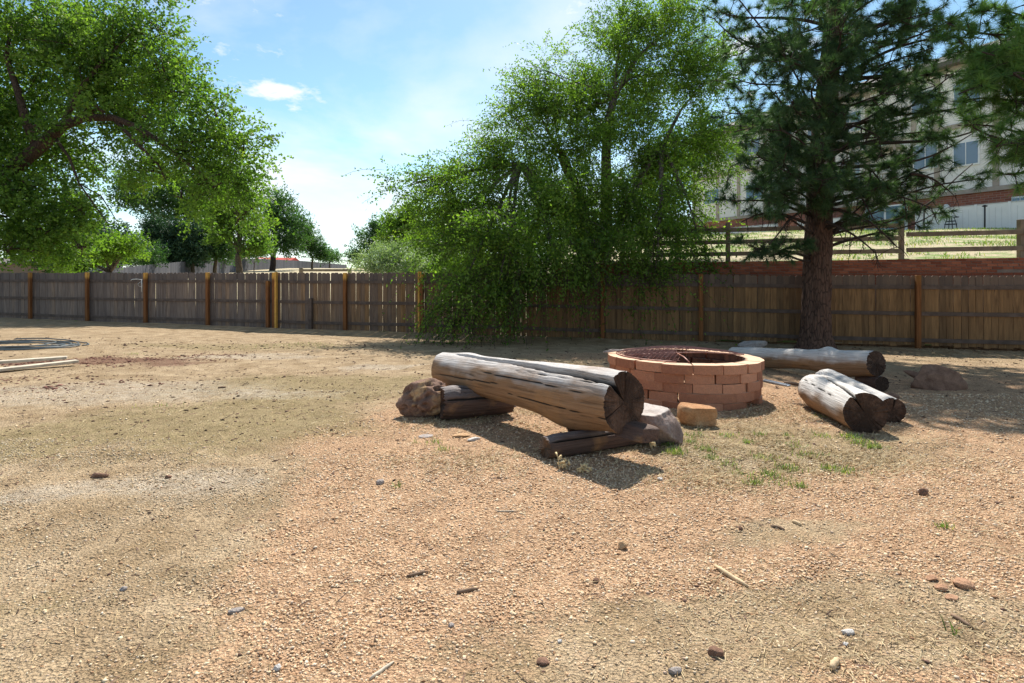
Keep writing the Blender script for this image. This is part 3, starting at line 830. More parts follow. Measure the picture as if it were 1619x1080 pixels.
rock('rock', 672, 662, (.60, .44, .40), 7, MAT['redrock'], 'pitted red brown rock leaning against the left side of the stump', sub=5, pits=.22, rough=.15, rz=.3)
rock('rock', 1042, 713, (.50, .62, .50), 12, MAT['slab'], 'large purple grey rock with flat pale top beside the bench log end', sub=5, top=.42, cuts=7, rough=.10, sq=.30, rz=.35, sink=.16, back=.30)
rock('rock', 1108, 675, (.37, .26, .24), 18, MAT['orange'], 'orange sandstone block in front of the brick fire pit', sub=4, top=.75, cuts=5, rough=.07, sq=.4, rz=-.1, tilt=(0, .10))
link('wood_slab', rock_mesh(23, (.32, .24, .10), sub=4, sq=.5, cuts=2, rough=.05), MAT['logdark'], None, at(1006, 682, 4.02), (.02, .05, -.65), label='dark slab of wood wedged under the sawn end of the bench log', cat='wood slab')
rock('rock', 1196, 553, (.66, .4, .26), 31, MAT['greyrock'], 'low grey brown rock lying behind the long pale log', sub=4, cuts=7, rough=.12, tilt=(0, -.12))
rock('rock', 1497, 617, (.80, .5, .46), 44, MAT['brownrock'], 'brown pointed rock in the shade right of the logs', sink=.34, sub=4, cuts=7, rough=.16, tilt=(0, .15), rz=.1)
rock('rock', 1458, 606, (.42, .16, .10), 38, MAT['brownrock'], 'narrow brown slab leaning out from the brown pointed rock', sub=3, cuts=5, rough=.12, tilt=(0, .38), lift=.05, rz=-.1)
rock('rock', 1416, 640, (.20, .18, .14), 43, MAT['brownrock'], 'small reddish brown rock behind the silvery logs', sub=3, rough=.14)
small = [  # px, py, (size), mat, label
    (342, 'greyrock', 672, 692, (.14, .10, .02), 'flat grey chip of stone in front of the stump'),
    (343, 'orange', 727, 692, (.17, .10, .035), 'flat reddish stone lying in the shadow of the bench log'),
    (344, 'white', 748, 697, (.15, .05, .03), 'pale splinter of stone right of the flat reddish stone'),
    (345, 'white', 1044, 760, (.045, .03, .025), 'tiny white stone just right of the tip of the bench shadow'),
    (346, 'brownrock', 152, 756, (.13, .06, .045), 'dark brown stone at the edge of the pale sandy patch on the left'),
    (347, 'brownrock', 263, 757, (.045, .04, .03), 'small dark stone on the gravel edge right of the sandy patch'),
    (348, 'greyrock', 600, 766, (.055, .05, .035), 'blue grey stone in the gravel left of the bench shadow'),
    (349, 'orange', 986, 869, (.062, .05, .045), 'orange brown stone alone in the gravel below the bench shadow'),
    (350, 'brownrock', 1464, 783, (.07, .05, .05), 'dark angular stone in the gravel below the two silvery logs'),
    (351, 'brownrock', 1172, 838, (.035, .03, .022), 'small brown lump in the gravel left of a bent stick'),
    (352, 'greyrock', 372, 970, (.065, .03, .022), 'grey stone with a dark underside in the near left foreground'),
    (353, 'white', 436, 1061, (.030, .026, .02), 'round whitish pebble near the bottom left edge'),
    (354, 'greyrock', 192, 935, (.035, .028, .02), 'grey pebble on the tan dirt at left'),
    (355, 'white', 1345, 1004, (.07, .026, .018), 'long pale stone among pine litter at lower right'),
    (356, 'clod', 1533, 933, (.11, .075, .035), 'largest of the orange clods of soil near the right edge'),
    (357, 'clod', 1495, 935, (.06, .05, .028), 'middle orange clod of soil left of the largest clod'),
    (358, 'clod', 1478, 920, (.055, .045, .026), 'leftmost orange clod of soil near the right edge'),
    (364, 'clod', 1510, 950, (.06, .04, .022), 'lowest orange clod of soil below the largest clod'),
    (365, 'brownrock', 1135, 1042, (.065, .05, .035), 'dark crumbly lump at the bottom right of centre'),
    (366, 'brownrock', 860, 1052, (.05, .04, .018), 'dark scrap of bark lying at the bottom centre'),
    (359, 'greyrock', 1068, 1067, (.055, .03, .02), 'flat brown grey stone at the bottom edge'),
    (360, 'white', 885, 1017, (.022, .02, .014), 'white pebble near the bottom centre'),
    (361, 'greyrock', 713, 992, (.028, .022, .014), 'blue grey pebble left of the bottom centre'),
    (362, 'brownrock', 943, 922, (.032, .028, .022), 'dark red pebble below the lone orange brown stone'),
    (363, 'white', 1339, 1022, (.026, .02, .014), 'small oval white pebble below the long pale stone'),
]
for sd_, mt, px, py, sz, lb in small:
    rock('stone', px, py, sz, sd_, MAT[mt], lb, 'stone', sub=3, rough=.12, cuts=6, sink=.25, rz=sd_ * 1.7 % 3 * .25)
def stick(px0, py0, px1, py1, r, label, mat='stick', flat=False, kink=.0, cat='stick', lift=0):
    a, b = gp(px0, py0), gp(px1, py1); o = a.lerp(b, .5); rn = random.Random(px0)
    pts = []
    for i in range(6):
        t = i / 5; p = a.lerp(b, t); z = gz(p.x, p.y) + r * .8 + lift
        side = Vector((-(b - a).y, (b - a).x, 0)).normalized() * (kink * math.sin(t * 3.14) + rn.uniform(-.3, .3) * r)
        pts.append(Vector((p.x, p.y, z)) - o + side)
    m = MB().tube(pts, [r * .7, r, r * 1.05, r, r * .9, r * .35], 7)
    if flat:
        for v in m.bm.verts: v.co.z *= 1
    m.build('stick', MAT[mat], None, loc=o, label=label, cat=cat)
stick(1130, 897, 1184, 931, .010, 'split brown stick lying in the gravel right of the lone orange stone', 'stickpale')
stick(643, 913, 677, 905, .007, 'short dark stick in the gravel left of centre foreground')
stick(722, 939, 757, 932, .008, 'reddish brown stick below and right of the short dark stick')
stick(585, 1075, 623, 1048, .006, 'thin pale stick at the bottom edge left of centre', 'plank')
stick(1219, 833, 1241, 839, .007, 'small bent dark stick below the green grass tufts', kink=.01)
stick(786, 809, 817, 809, .004, 'thin straw coloured stick left of the bench shadow', 'plank')
stick(1253, 826, 1268, 832, .010, 'stubby pale piece of wood beside the small bent dark stick', 'stickpale')
stick(1505, 974, 1538, 995, .008, 'grey stick among litter near the right edge')
stick(1314, 1060, 1326, 1045, .011, 'stubby ochre piece of wood at the bottom right', 'stickpale')
stick(345, 614, 358, 613, .012, 'small dark twig piece on the olive dirt at mid left')
stick(1240, 606, 1292, 615, .022, 'brown stick poking out from the silvery log toward the fire pit')
# narrow steel bar beside it
a, b = gp(1206, 603), gp(1247, 611)
m = MB(); d = b - a; M = Matrix.Rotation(math.atan2(d.y, d.x), 4, 'Z')
m.box((0, 0, .012), (d.length, .07, .012), M=M, bevel=.002).box((0, .031, .022), (d.length, .008, .012), M=M).box((0, -.031, .022), (d.length, .008, .012), M=M)
m.build('metal_bar', MAT['steel'], None, loc=a.lerp(b, .5), label='flat blue grey metal channel on the dirt right of the fire pit', cat='metal bar')
# planks at the left edge
for (p0, p1, th, w, lift, lb) in (((-60, 594), (122, 578), .042, .15, 0, 'lower of two sun bleached planks stacked at the left edge'),
                                  ((-60, 584), (106, 574), .042, .14, .045, 'upper of two sun bleached planks stacked at the left edge')):
    a, b = gp(*p0), gp(*p1); d = b - a; c = a.lerp(b, .5); z = max(gz(a.x, a.y), gz(b.x, b.y), gz(c.x, c.y))
    MB().box((0, 0, 0), (d.length, w, th), bevel=.004).build('plank', MAT['plank'], None, loc=(c.x, c.y, z + th / 2 + .004 + lift), rot=(0, 0, math.atan2(d.y, d.x)), label=lb, cat='plank')
# hose
hc = gp(22, 547); pts = []; rn = random.Random(4)
for i in range(230):
    t = i / 36 * 2 * math.pi; k = i / 230
    rx = 1.22 - .28 * k + .10 * math.sin(t * .37 + 1); ry = .72 - .14 * k + .10 * math.sin(t * .53)
    x = math.cos(t) * rx + .18 * math.sin(t * .21) - .1 * k; y = math.sin(t) * ry + .12 * math.cos(t * .33)
    pts.append((x, y, gz(hc.x + x, hc.y + y) - hc.z + .018 + .012 * (i // 36) * (.5 + .5 * math.sin(t * 1.3))))
MB().tube(pts, .0125, 6).build('garden_hose', MAT['hose'], None, loc=hc, label='coiled dark garden hose lying flat on the dirt at the left edge', cat='hose')

# ------------------------------------------------------------------ fire pit
PC = Vector((2.16, 6.80, 0)); PC.z = gz(PC.x, PC.y) - .025
RP, BH, NB = .925, .106, 17
pit = empty('fire_pit', PC, label='round fire pit of stacked red concrete blocks behind the bench log', cat='fire pit')
TILT = (-.034, .010, 0); pit.rotation_euler = TILT; PM = Matrix.Translation(PC) @ Euler(TILT).to_matrix().to_4x4()
def block_mesh(seed):
    r = random.Random(seed); n = 4; a = math.pi / NB * .975; m = MB(); depth = .205
    o = []; inn = []
    for i in range(n + 1):
        t = -a + 2 * a * i / n
        flat_ = RP * (1 - .012 * (abs(i - n / 2) / (n / 2)) ** 2)
        o.append((math.sin(t) * flat_, -math.cos(t) * flat_)); inn.append((math.sin(t * .96) * (RP - depth), -math.cos(t * .96) * (RP - depth)))
    lo = [m.bm.verts.new((x, y, .0015)) for x, y in o + inn[::-1]]
    hi = [m.bm.verts.new((x, y, BH - .003)) for x, y in o + inn[::-1]]
    m.bm.faces.new(lo[::-1]); m.bm.faces.new(hi)
    for i in range(len(lo)):
        j = (i + 1) % len(lo); m.bm.faces.new((lo[i], lo[j], hi[j], hi[i]))
    es = [e for e in m.bm.edges if len(e.link_faces) == 2 and e.calc_face_angle(0) > .5]
    bmesh.ops.bevel(m.bm, geom=es, offset=.007, segments=2, affect='EDGES')
    for v in m.bm.verts: v.co += Vector((r.gauss(0, .0012), r.gauss(0, .0012), r.gauss(0, .0008)))
    me = m.mesh('block'); me.materials.append(MAT['block']); return me
blk = [block_mesh(i) for i in range(5)]
rb = random.Random(8)
for c in range(5):
    for i in range(NB):
        a = (i + .5 * (c % 2) + rb.uniform(-.035, .035) + (.22 if c == 3 else 0)) * 2 * math.pi / NB
        if c == 0 and i % 6 == 2: continue
        sc = 1 + rb.uniform(-.010, .010) - (.012 if c < 4 else -.012)
        link('block', rb.choice(blk), None, pit, (0, 0, c * BH), (rb.uniform(-.004, .004), rb.uniform(-.004, .004), a), (sc, sc, 1))
ZT = 5 * BH
# rusty expanded-metal grate
m = MB(); RG = .80; nst = 34
def inside(x, y): return x * x + y * y < RG * RG and not (y < -.16 and x > -.12 + (y + .16) * .35)
def dome(x, y): return .008 + .075 * max(0, 1 - (x * x + y * y) / RG ** 2) ** .8 + .006 * math.sin(x * 7 + 1) + .004 * math.sin(y * 9)
for dirn in (0, 1):
    an = math.radians(56 if dirn == 0 else 124); ux, uy = math.cos(an), math.sin(an)
    for k in range(-nst // 2 - 2, nst // 2 + 3):
        off = k * 2 * RG / nst; prev = None; run = []
        for q in range(33):
            t = -RG + 2 * RG * q / 32; x, y = ux * t - uy * off, uy * t + ux * off
            if inside(x, y): run.append((x, y))
            if (not inside(x, y) or q == 32) and run:
                if len(run) > 1:
                    px_, py_ = -uy * .0034, ux * .0034; vs = []
                    for (x_, y_) in run:
                        z = dome(x_, y_) + dirn * .003
                        vs.append([m.bm.verts.new((x_ + sx * px_, y_ + sx * py_, z + sz)) for sx, sz in ((-1, 0), (1, 0), (0, .006))])
                    for va, vb in zip(vs, vs[1:]):
                        for e in range(3): m.bm.faces.new((va[e], va[(e + 1) % 3], vb[(e + 1) % 3], vb[e]))
                run = []
gr = empty('grill_grate', PM @ Vector((-.02, .03, ZT)), .12, label='rusty expanded metal grate covering most of the fire pit', cat='grate')
m.build('mesh_sheet', MAT['rust'], gr)
rimp = [(math.cos(t) * RG, math.sin(t) * RG, .010) for t in np.linspace(-.03, 2 * math.pi - 2.05, 50)]
MB().tube(rimp, .008, 6).build('rim', MAT['rust'], gr)
MB().tube([(-.78, -.14, .02), (-.3, -.165, .045), (.2, -.16, .05), (.79, -.12, .015)], .009, 6).build('crossbar', MAT['rust'], gr)
MB().tube([(-.12, -.16, .045), (-.16, -.45, .03), (-.24, -.76, .012)], .008, 6).build('crossbar', MAT['rust'], gr)
gr.rotation_euler = (TILT[0], TILT[1], .12)
c = PM @ Vector((-.80, .20, ZT + .004))
tg = empty('cooking_tongs', c, .5, label='old metal tongs lying on the left rim of the fire pit', cat='tongs')
MB().tube([(-.20, -.02, .018), (-.05, -.035, .03), (.10, -.01, .022), (.20, .02, .018)], .011, 6).build('arm', MAT['greyrock'], tg)
MB().tube([(-.19, .03, .016), (-.04, .045, .034), (.10, .02, .022), (.19, .04, .018)], .010, 6).build('arm', MAT['greyrock'], tg)
# ------------------------------------------------------------------ foliage
def unit(v): return v / np.maximum(np.linalg.norm(v, axis=-1, keepdims=True), 1e-6)
def leaves_mesh(name, P, Dv, L, W, tint, hue):
    n = len(P); Dv = unit(Dv)
    rnd = RNG.normal(size=(n, 3)); S = unit(np.cross(Dv, rnd)); N = np.cross(S, Dv)
    L = (np.asarray(L) * RNG.uniform(.7, 1.25, n))[:, None]; W = (np.asarray(W) * RNG.uniform(.7, 1.2, n))[:, None]
    V = np.stack([P, P + Dv * L * .45 + S * W * .5 + N * W * .12, P + Dv * L, P + Dv * L * .45 - S * W * .5 + N * W * .12], 1).reshape(-1, 3)
    me = npmesh(name, V, np.arange(4 * n).reshape(n, 4))
    fattr(me, 'tint', np.clip(tint, 0, 1)); fattr(me, 'hue', hue)
    return me
def blobs_px(bl, dfac=.8):
    C, Rr = [], []
    for b in bl:
        px, py, rx, ry, Y = b[:5]
        C.append(at(px, py, Y)[:]); Rr.append((rx / F * Y, (b[5] if len(b) > 5 else dfac * rx / F * Y), ry / F * Y))
    return np.array(C), np.array(Rr)
def foliage(name, C, Rr, nC, nS, K, length, droop, L, W, center, mat, parent, spread=.35, shell=.45, up=0.0, vol=None, twmat=None, tw=0, hang=0.0, frond=.36):
    vol = Rr.prod(1) ** (2 / 3) if vol is None else vol
    bi = RNG.choice(len(C), nC, p=vol / vol.sum())
    d = unit(RNG.normal(size=(nC, 3))); rad = RNG.random(nC) ** shell
    cc = C[bi] + d * rad[:, None] * Rr[bi]
    ctint = RNG.random(nC)
    ci = RNG.integers(0, nC, nS)
    cdir = unit(unit(cc - C[bi]) * .7 + unit(cc - np.array(center)) * .8 + RNG.normal(size=(nC, 3)) * .45 + np.array([0, 0, up]))
    p0 = cc[ci] + RNG.normal(size=(nS, 3)) * spread * .36 + cdir[ci] * (RNG.uniform(-.7, .7, nS) * spread * 1.3)[:, None]
    dv = unit(cdir[ci] * .95 + RNG.normal(size=(nS, 3)) * frond)
    ln = length * RNG.uniform(.5, 1.3, nS) * (1 + hang * (RNG.random(nS) < .2))
    t = (np.arange(K) + RNG.random((nS, K))) / K
    pos = p0[:, None] + dv[:, None] * (t * ln[:, None])[..., None]
    pos[..., 2] -= droop * (t * ln[:, None]) ** 2 * (1 + 0 * t)
    tan = dv[:, None] + np.zeros_like(pos); tan[..., 2] -= 2 * droop * t * ln[:, None]
    ld = unit(unit(tan) * .6 + RNG.normal(size=pos.shape) * .65)
    P = pos.reshape(-1, 3) + RNG.normal(size=(nS * K, 3)) * L * .25
    tint = np.repeat(ctint[ci] * .75 + RNG.random(nS) * .2, K) + RNG.random(nS * K) * .3 - .12
    hue = np.repeat(.55 * RNG.random(nC)[ci] + .25 * RNG.random(nS), K) + .2 * RNG.random(nS * K)
    me = leaves_mesh(name, P, ld.reshape(-1, 3), L, W, tint, hue)
    link(name, me, mat, parent)
    if tw:                                            # thin twigs that carry the leaves
        s_ = RNG.choice(nS, min(tw, nS), replace=False); T = np.linspace(-.25, 1, 5)
        q = p0[s_][:, None] + dv[s_][:, None] * (T[None] * ln[s_][:, None])[..., None]
        q[..., 2] -= droop * (np.maximum(T, 0)[None] * ln[s_][:, None]) ** 2
        wv = unit(np.cross(dv[s_], RNG.normal(size=(len(s_), 3))))[:, None] * .004
        wu = unit(np.cross(dv[s_], wv[:, 0]))[:, None] * .004
        r3 = np.stack([q + wv, q - wv * .5 + wu, q - wv * .5 - wu], 2)        # s,5,3,3
        V = r3.reshape(-1, 3); b = np.arange(len(s_))[:, None, None] * 15 + np.arange(4)[None, :, None] * 3
        e = np.arange(3)[None, None]; e2 = (e + 1) % 3
        Fc = np.stack([b + e, b + e2, b + 3 + e2, b + 3 + e], -1).reshape(-1, 4)
        link('twigs', npmesh('twigs', V, Fc), twmat or MAT['twig'], parent)
    return cc
def limb(m, a, b, r0, r1, sag=.0, seed=0, n=9, seg_=9, wig=.06):
    r = random.Random(seed); a, b = Vector(a), Vector(b); L = (b - a).length; pts, rad = [], []
    side = (b - a).orthogonal().normalized(); s2 = side.cross((b - a).normalized())
    ph = r.uniform(0, 6)
    for i in range(seg_ + 1):
        t = i / seg_; p = a.lerp(b, t)
        p += Vector((0, 0, 1)) * (sag * L * math.sin(t * math.pi))
        p += side * (wig * L * math.sin(t * 5 + ph) * t * .6) + s2 * (wig * L * math.cos(t * 4 + ph) * t * .5)
        pts.append(p); rad.append(r0 + (r1 - r0) * t ** .8)
    m.tube(pts, rad, n); return pts

# --- the big elm that overhangs the fence
EC = (2.6, 16.9)
elm = empty('elm_tree', (EC[0], EC[1], hz(*EC)), label='large leafy elm overhanging the fence with drooping branches, between open sky and the pine', cat='tree')
def par_local(root):                      # parts are modelled in world coordinates and moved under the root
    return Vector(root.location)
EB = [(1010,110,105,80,18),(1050,45,62,42,18),(985,45,42,36,18),(1105,140,52,70,17.5),(1110,225,50,70,17),(925,175,85,70,17.4),(860,125,36,38,17.2),(845,172,42,34,17),
      (880,235,95,70,16.6),(1020,250,100,85,16.8),(790,255,70,45,16.2),(705,285,60,26,15.6),(650,296,26,12,15.3),(750,330,85,48,15.2),(860,330,110,65,15),(985,340,110,70,15.6),
      (1085,330,40,62,16),(700,370,45,40,14.8),(790,395,90,58,13.6),(735,455,24,40,12.9),(790,455,40,30,13.0),(880,405,70,34,13.6),(955,395,60,34,14.0),(1040,385,62,40,14.3),(1035,430,24,28,13.6),(1105,380,40,24,14.6)]
C, Rr = blobs_px(EB, .75)
O = par_local(elm)
foliage('crown', C - np.array(O), Rr, 700, 12600, 15, .84, .36, .086, .047, (0, 0, 4.0), MAT['elm'], elm, spread=.46, shell=.6, up=.15, twmat=MAT['barkbrown'], tw=3500, hang=.7)
lowb = [(730,450,30,40,13.0),(790,450,50,34,13.0),(850,430,40,26,13.3),(700,495,18,20,12.8),(1020,430,24,26,13.6),(930,420,40,20,13.6),(745,490,34,18,12.7)]
C2, R2 = blobs_px(lowb, .8)
foliage('hanging_branches', C2 - np.array(O), R2, 70, 440, 16, .80, .60, .078, .040, (0, 0, 3.0), MAT['elm'], elm, spread=.35, twmat=MAT['barkbrown'], tw=1200, hang=.8)
m = MB(); rn = random.Random(2)
stems = [((0, 0, -.3), (-.9, .2, 3.4), .26, .15), ((.25, .1, -.3), (.7, .3, 5.2), .24, .12), ((-.1, 0, -.2), (-2.2, -.6, 3.0), .18, .10), ((.3, 0, .2), (2.0, -.2, 3.6), .15, .08)]
fork = []
for i, (a, b, r0, r1) in enumerate(stems): fork.append(limb(m, a, b, r0, r1, seed=i)[-1])
for i, c in enumerate(C - np.array(O)):
    f = min(fork, key=lambda q: (q - Vector(c)).length)
    ps = limb(m, f, Vector(c) + Vector((0, 0, -.1)), .075, .018, sag=.06, seed=i + 10)
    for k in range(5):
        q = Vector(c) + Vector([rn.uniform(-.9, .9) * Rr[i][j] for j in range(3)])
        limb(m, ps[rn.randint(4, 8)], q, .022, .006, sag=.05, seed=i * 9 + k, n=5, seg_=6)
m.build('trunk', MAT['bark'], elm)

# --- the big cottonwood at the left, rooted beyond the fence
LY = 24.0
left = empty('shade_tree', (-27.0, 24.5, hz(-27, 24.5)), label='huge broad leaved shade tree filling the upper left with a thick arching limb', cat='tree')
LB = [(20,290,36,30,22.6),(150,172,26,14,22.7),(60,205,22,16,22.7),(230,215,24,16,22.6),(60,60,140,70,25),(170,90,110,70,24.5),(230,40,50,40,24.5),(270,130,60,55,24),(330,185,52,45,24),(370,230,36,34,24),(385,290,30,40,24),(385,340,26,28,24),(300,235,60,40,24),(200,180,90,60,26),
      (340,290,45,40,24),(300,310,34,22,24),(250,265,55,24,24),(210,290,28,14,24),(100,240,90,60,26),(30,180,80,70,26),(20,330,90,60,23.5),(75,370,60,38,23.3),(130,392,22,22,23),(35,395,55,22,23),(-60,250,90,120,24),(-70,80,90,90,25),(-150,180,110,150,25),(130,330,22,24,23.6)]
C, Rr = blobs_px(LB, .85); O = Vector(left.location)
foliage('crown', C - np.array(O), Rr, 900, 13000, 12, .9, .12, .16, .10, (0, 0, 6.5), MAT['cotton'], left, spread=.85, shell=.6, twmat=MAT['barkbrown'], tw=2500, up=.1)
m = MB()
def W(px, py, Y): return at(px, py, Y) - O
m.tube([(0, 0, -.4), (.1, 0, 1.5), (.4, -.1, 3.2), W(-60, 330, 24.2)], [.75, .6, .55, .5], 14)
m.tube([W(-60, 330, 24.2), W(-10, 290, 24), W(35, 255, 23.8), W(75, 222, 23.6), W(100, 198, 23.5), W(135, 186, 23.5), W(178, 186, 23.5), W(215, 200, 23.4), W(250, 222, 23.4), W(285, 250, 23.3), W(320, 276, 23.3), W(345, 290, 23.3)],
       [.38, .34, .30, .26, .21, .175, .15, .125, .10, .08, .055, .025], 12)
m.tube([W(60, 235, 23.7), W(40, 190, 23.8), W(30, 150, 24), W(10, 90, 24.2), W(20, 30, 24.5)], [.2, .17, .14, .10, .04], 10)
m.tube([W(100, 198, 23.5), W(120, 150, 23.8), W(160, 100, 24), W(210, 50, 24.2)], [.14, .11, .08, .03], 8)
m.tube([W(85, 215, 23.6), W(110, 250, 23.3), W(125, 290, 23.0), W(150, 325, 22.9), W(170, 352, 22.8)], [.07, .055, .04, .028, .012], 7)
m.tube([W(125, 290, 23), W(160, 310, 22.9), W(185, 350, 22.8), W(205, 352, 22.8)], [.03, .025, .016, .008], 6)
m.tube([W(178, 186, 23.5), W(220, 230, 23.2), W(250, 260, 23.1), W(262, 285, 23)], [.09, .07, .045, .02], 7)
m.tube([W(250, 222, 23.4), W(300, 225, 23.6), W(350, 215, 23.8)], [.07, .05, .015], 7)
rn = random.Random(5)
for i, c in enumerate(C - np.array(O)):
    for k in range(6):
        q = Vector(c) + Vector([rn.uniform(-.9, .9) * Rr[i][j] for j in range(3)]); q2 = Vector(c) + Vector([rn.uniform(-.4, .4) * Rr[i][j] for j in range(3)])
        limb(m, q2, q, .05, .008, sag=.04, seed=i * 9 + k, n=5, seg_=6)
m.build('trunk', MAT['barkbrown'], left)

# --- pines
def pine_tree(root, trunk_pts, trunk_r, ends, ndl, R_t, nneedles, extra=(), seed=0, dead=()):
    O = Vector(root.location); rn = random.Random(seed)
    n, K = 46, 90
    tp = [Vector(p) - O for p in trunk_pts]
    zs = np.linspace(0, 1, K); cum = np.linspace(0, 1, len(tp))
    cx = np.interp(zs, cum, [p.x for p in tp]); cy = np.interp(zs, cum, [p.y for p in tp]); cz = np.interp(zs, cum, [p.z for p in tp]); rr = np.interp(zs, cum, trunk_r)
    th = np.arange(n) / n * 2 * np.pi
    rad = rr[:, None] * (1 + .10 * (1 - np.abs(2 * vnoise(np.cos(th)[None] * 5 + 9, np.sin(th)[None] * 5, cz[:, None] * 2.2) - 1) * 2) + .05 * (fbm(np.cos(th)[None] * 9, np.sin(th)[None] * 9, cz[:, None] * 6, 2) - .5) * 2)
    rad *= 1 + .35 * np.exp(-cz[:, None] / .18) * (1 + .3 * np.sin(th * 5)[None])
    V = np.stack([cx[:, None] + rad * np.cos(th), cy[:, None] + rad * np.sin(th), cz[:, None] + 0 * rad], -1).reshape(-1, 3)
    i = np.arange(K * n).reshape(K, n); j = np.roll(i, -1, 1)
    link('trunk', npmesh('trunk', V, np.stack([i[:-1].ravel(), j[:-1].ravel(), j[1:].ravel(), i[1:].ravel()], 1), True), MAT['barkpine'], root)
    def trunk_at(z):
        return Vector((np.interp(z, cz, cx), np.interp(z, cz, cy), z)), float(np.interp(z, cz, rr))
    br = MB(); tufts = []
    for q, (e, rad_, dens) in enumerate(ends):
        e = Vector(e) - O
        dist = math.hypot(e.x - tp[0].x, e.y - tp[0].y)
        z0 = max(2.0, e.z - dist * rn.uniform(.05, .45)); base, tr = trunk_at(z0)
        pts = limb(br, base, e, min(.065, .016 + dist * .012), .010, sag=rn.uniform(-.10, .12), seed=q + seed, n=7, seg_=10, wig=.13)
        for k in range(int(9 * dens * max(.6, rad_ / .5))):
            b0 = pts[rn.randint(5, 10)] if dist > 1.2 else pts[rn.randint(6, 10)]
            dd = Vector((rn.gauss(0, 1), rn.gauss(0, 1), rn.gauss(.05, .55))).normalized() * rad_ * rn.uniform(.4, 1.1)
            q2 = b0 + dd
            sp = limb(br, b0, q2, .011, .005, sag=rn.uniform(-.15, .15), seed=q * 31 + k, n=5, seg_=5, wig=.1)
            for t_ in range(rn.randint(3, 5)):
                if t_ == 0: p, dr = sp[-1], (sp[-1] - sp[-3])
                else:
                    b1 = sp[rn.randint(2, 5)]; d2 = (dd.normalized() * .6 + Vector((rn.gauss(0, .7), rn.gauss(0, .7), rn.gauss(.1, .5)))).normalized() * rn.uniform(.12, .30)
                    p = b1 + d2; dr = d2; br.tube([b1, b1 + d2 * .5 + Vector((0, 0, -.01)), p], [.007, .006, .005], 4, cap=False)
                tufts.append((p[:], dr.normalized()[:]))
    for (a, b, sag) in dead:
        a, b = Vector(a) - O, Vector(b) - O
        pts = limb(br, a, b, .035, .012, sag=sag, seed=int(a.z * 100), n=7, seg_=12, wig=.05)
        for k in range(9):
            b0 = pts[rn.randint(3, 12)]; e_ = b0 + Vector((rn.gauss(0, .18), rn.gauss(0, .18), -rn.uniform(.1, .55)))
            sp = limb(br, b0, e_, .011, .004, sag=rn.choice((-1, 1)) * rn.uniform(.15, .4), seed=k * 7, n=4, seg_=8, wig=.2)
            for k2 in range(2):
                b1 = sp[rn.randint(2, 7)]; limb(br, b1, b1 + Vector((rn.gauss(0, .14), rn.gauss(0, .14), -rn.uniform(0, .2))), .006, .003, sag=rn.uniform(-.4, .4), seed=k2 + k, n=4, seg_=5, wig=.2)
    br.build('branches', MAT['twig'], root)
    P = np.array([t[0] for t in tufts]); Dr = np.array([t[1] for t in tufts]); T = len(P); M_ = nneedles
    tt = RNG.random((T, M_))
    base = P[:, None] - Dr[:, None] * (tt * .08)[..., None]
    nd = unit(RNG.normal(size=(T, M_, 3)) * .75 + Dr[:, None] * (.35 + .9 * (1 - tt))[..., None])
    nd[..., 2] -= .12
    Ln = R_t * RNG.uniform(.75, 1.15, (T, M_))
    tip = base + nd * Ln[..., None]
    w = unit(np.cross(nd, RNG.normal(size=nd.shape))) * .0048
    V = np.stack([base + w, base - w, tip], 2).reshape(-1, 3)
    me = npmesh('needles', V, np.arange(T * M_ * 3).reshape(-1, 3))
    fattr(me, 'tint', np.clip(np.repeat(RNG.random(T), M_) * .85 + RNG.random(T * M_) * .2, 0, 1)); fattr(me, 'hue', np.repeat(RNG.random(T), M_) * .5 + .5 * RNG.random(T * M_))
    link('needles', me, ndl, root)
    return T
tb = gp(1290, 551)
pine = empty('pine_tree', tb, label='tall dark ponderosa pine with thick furrowed trunk in front of the fence', cat='tree')
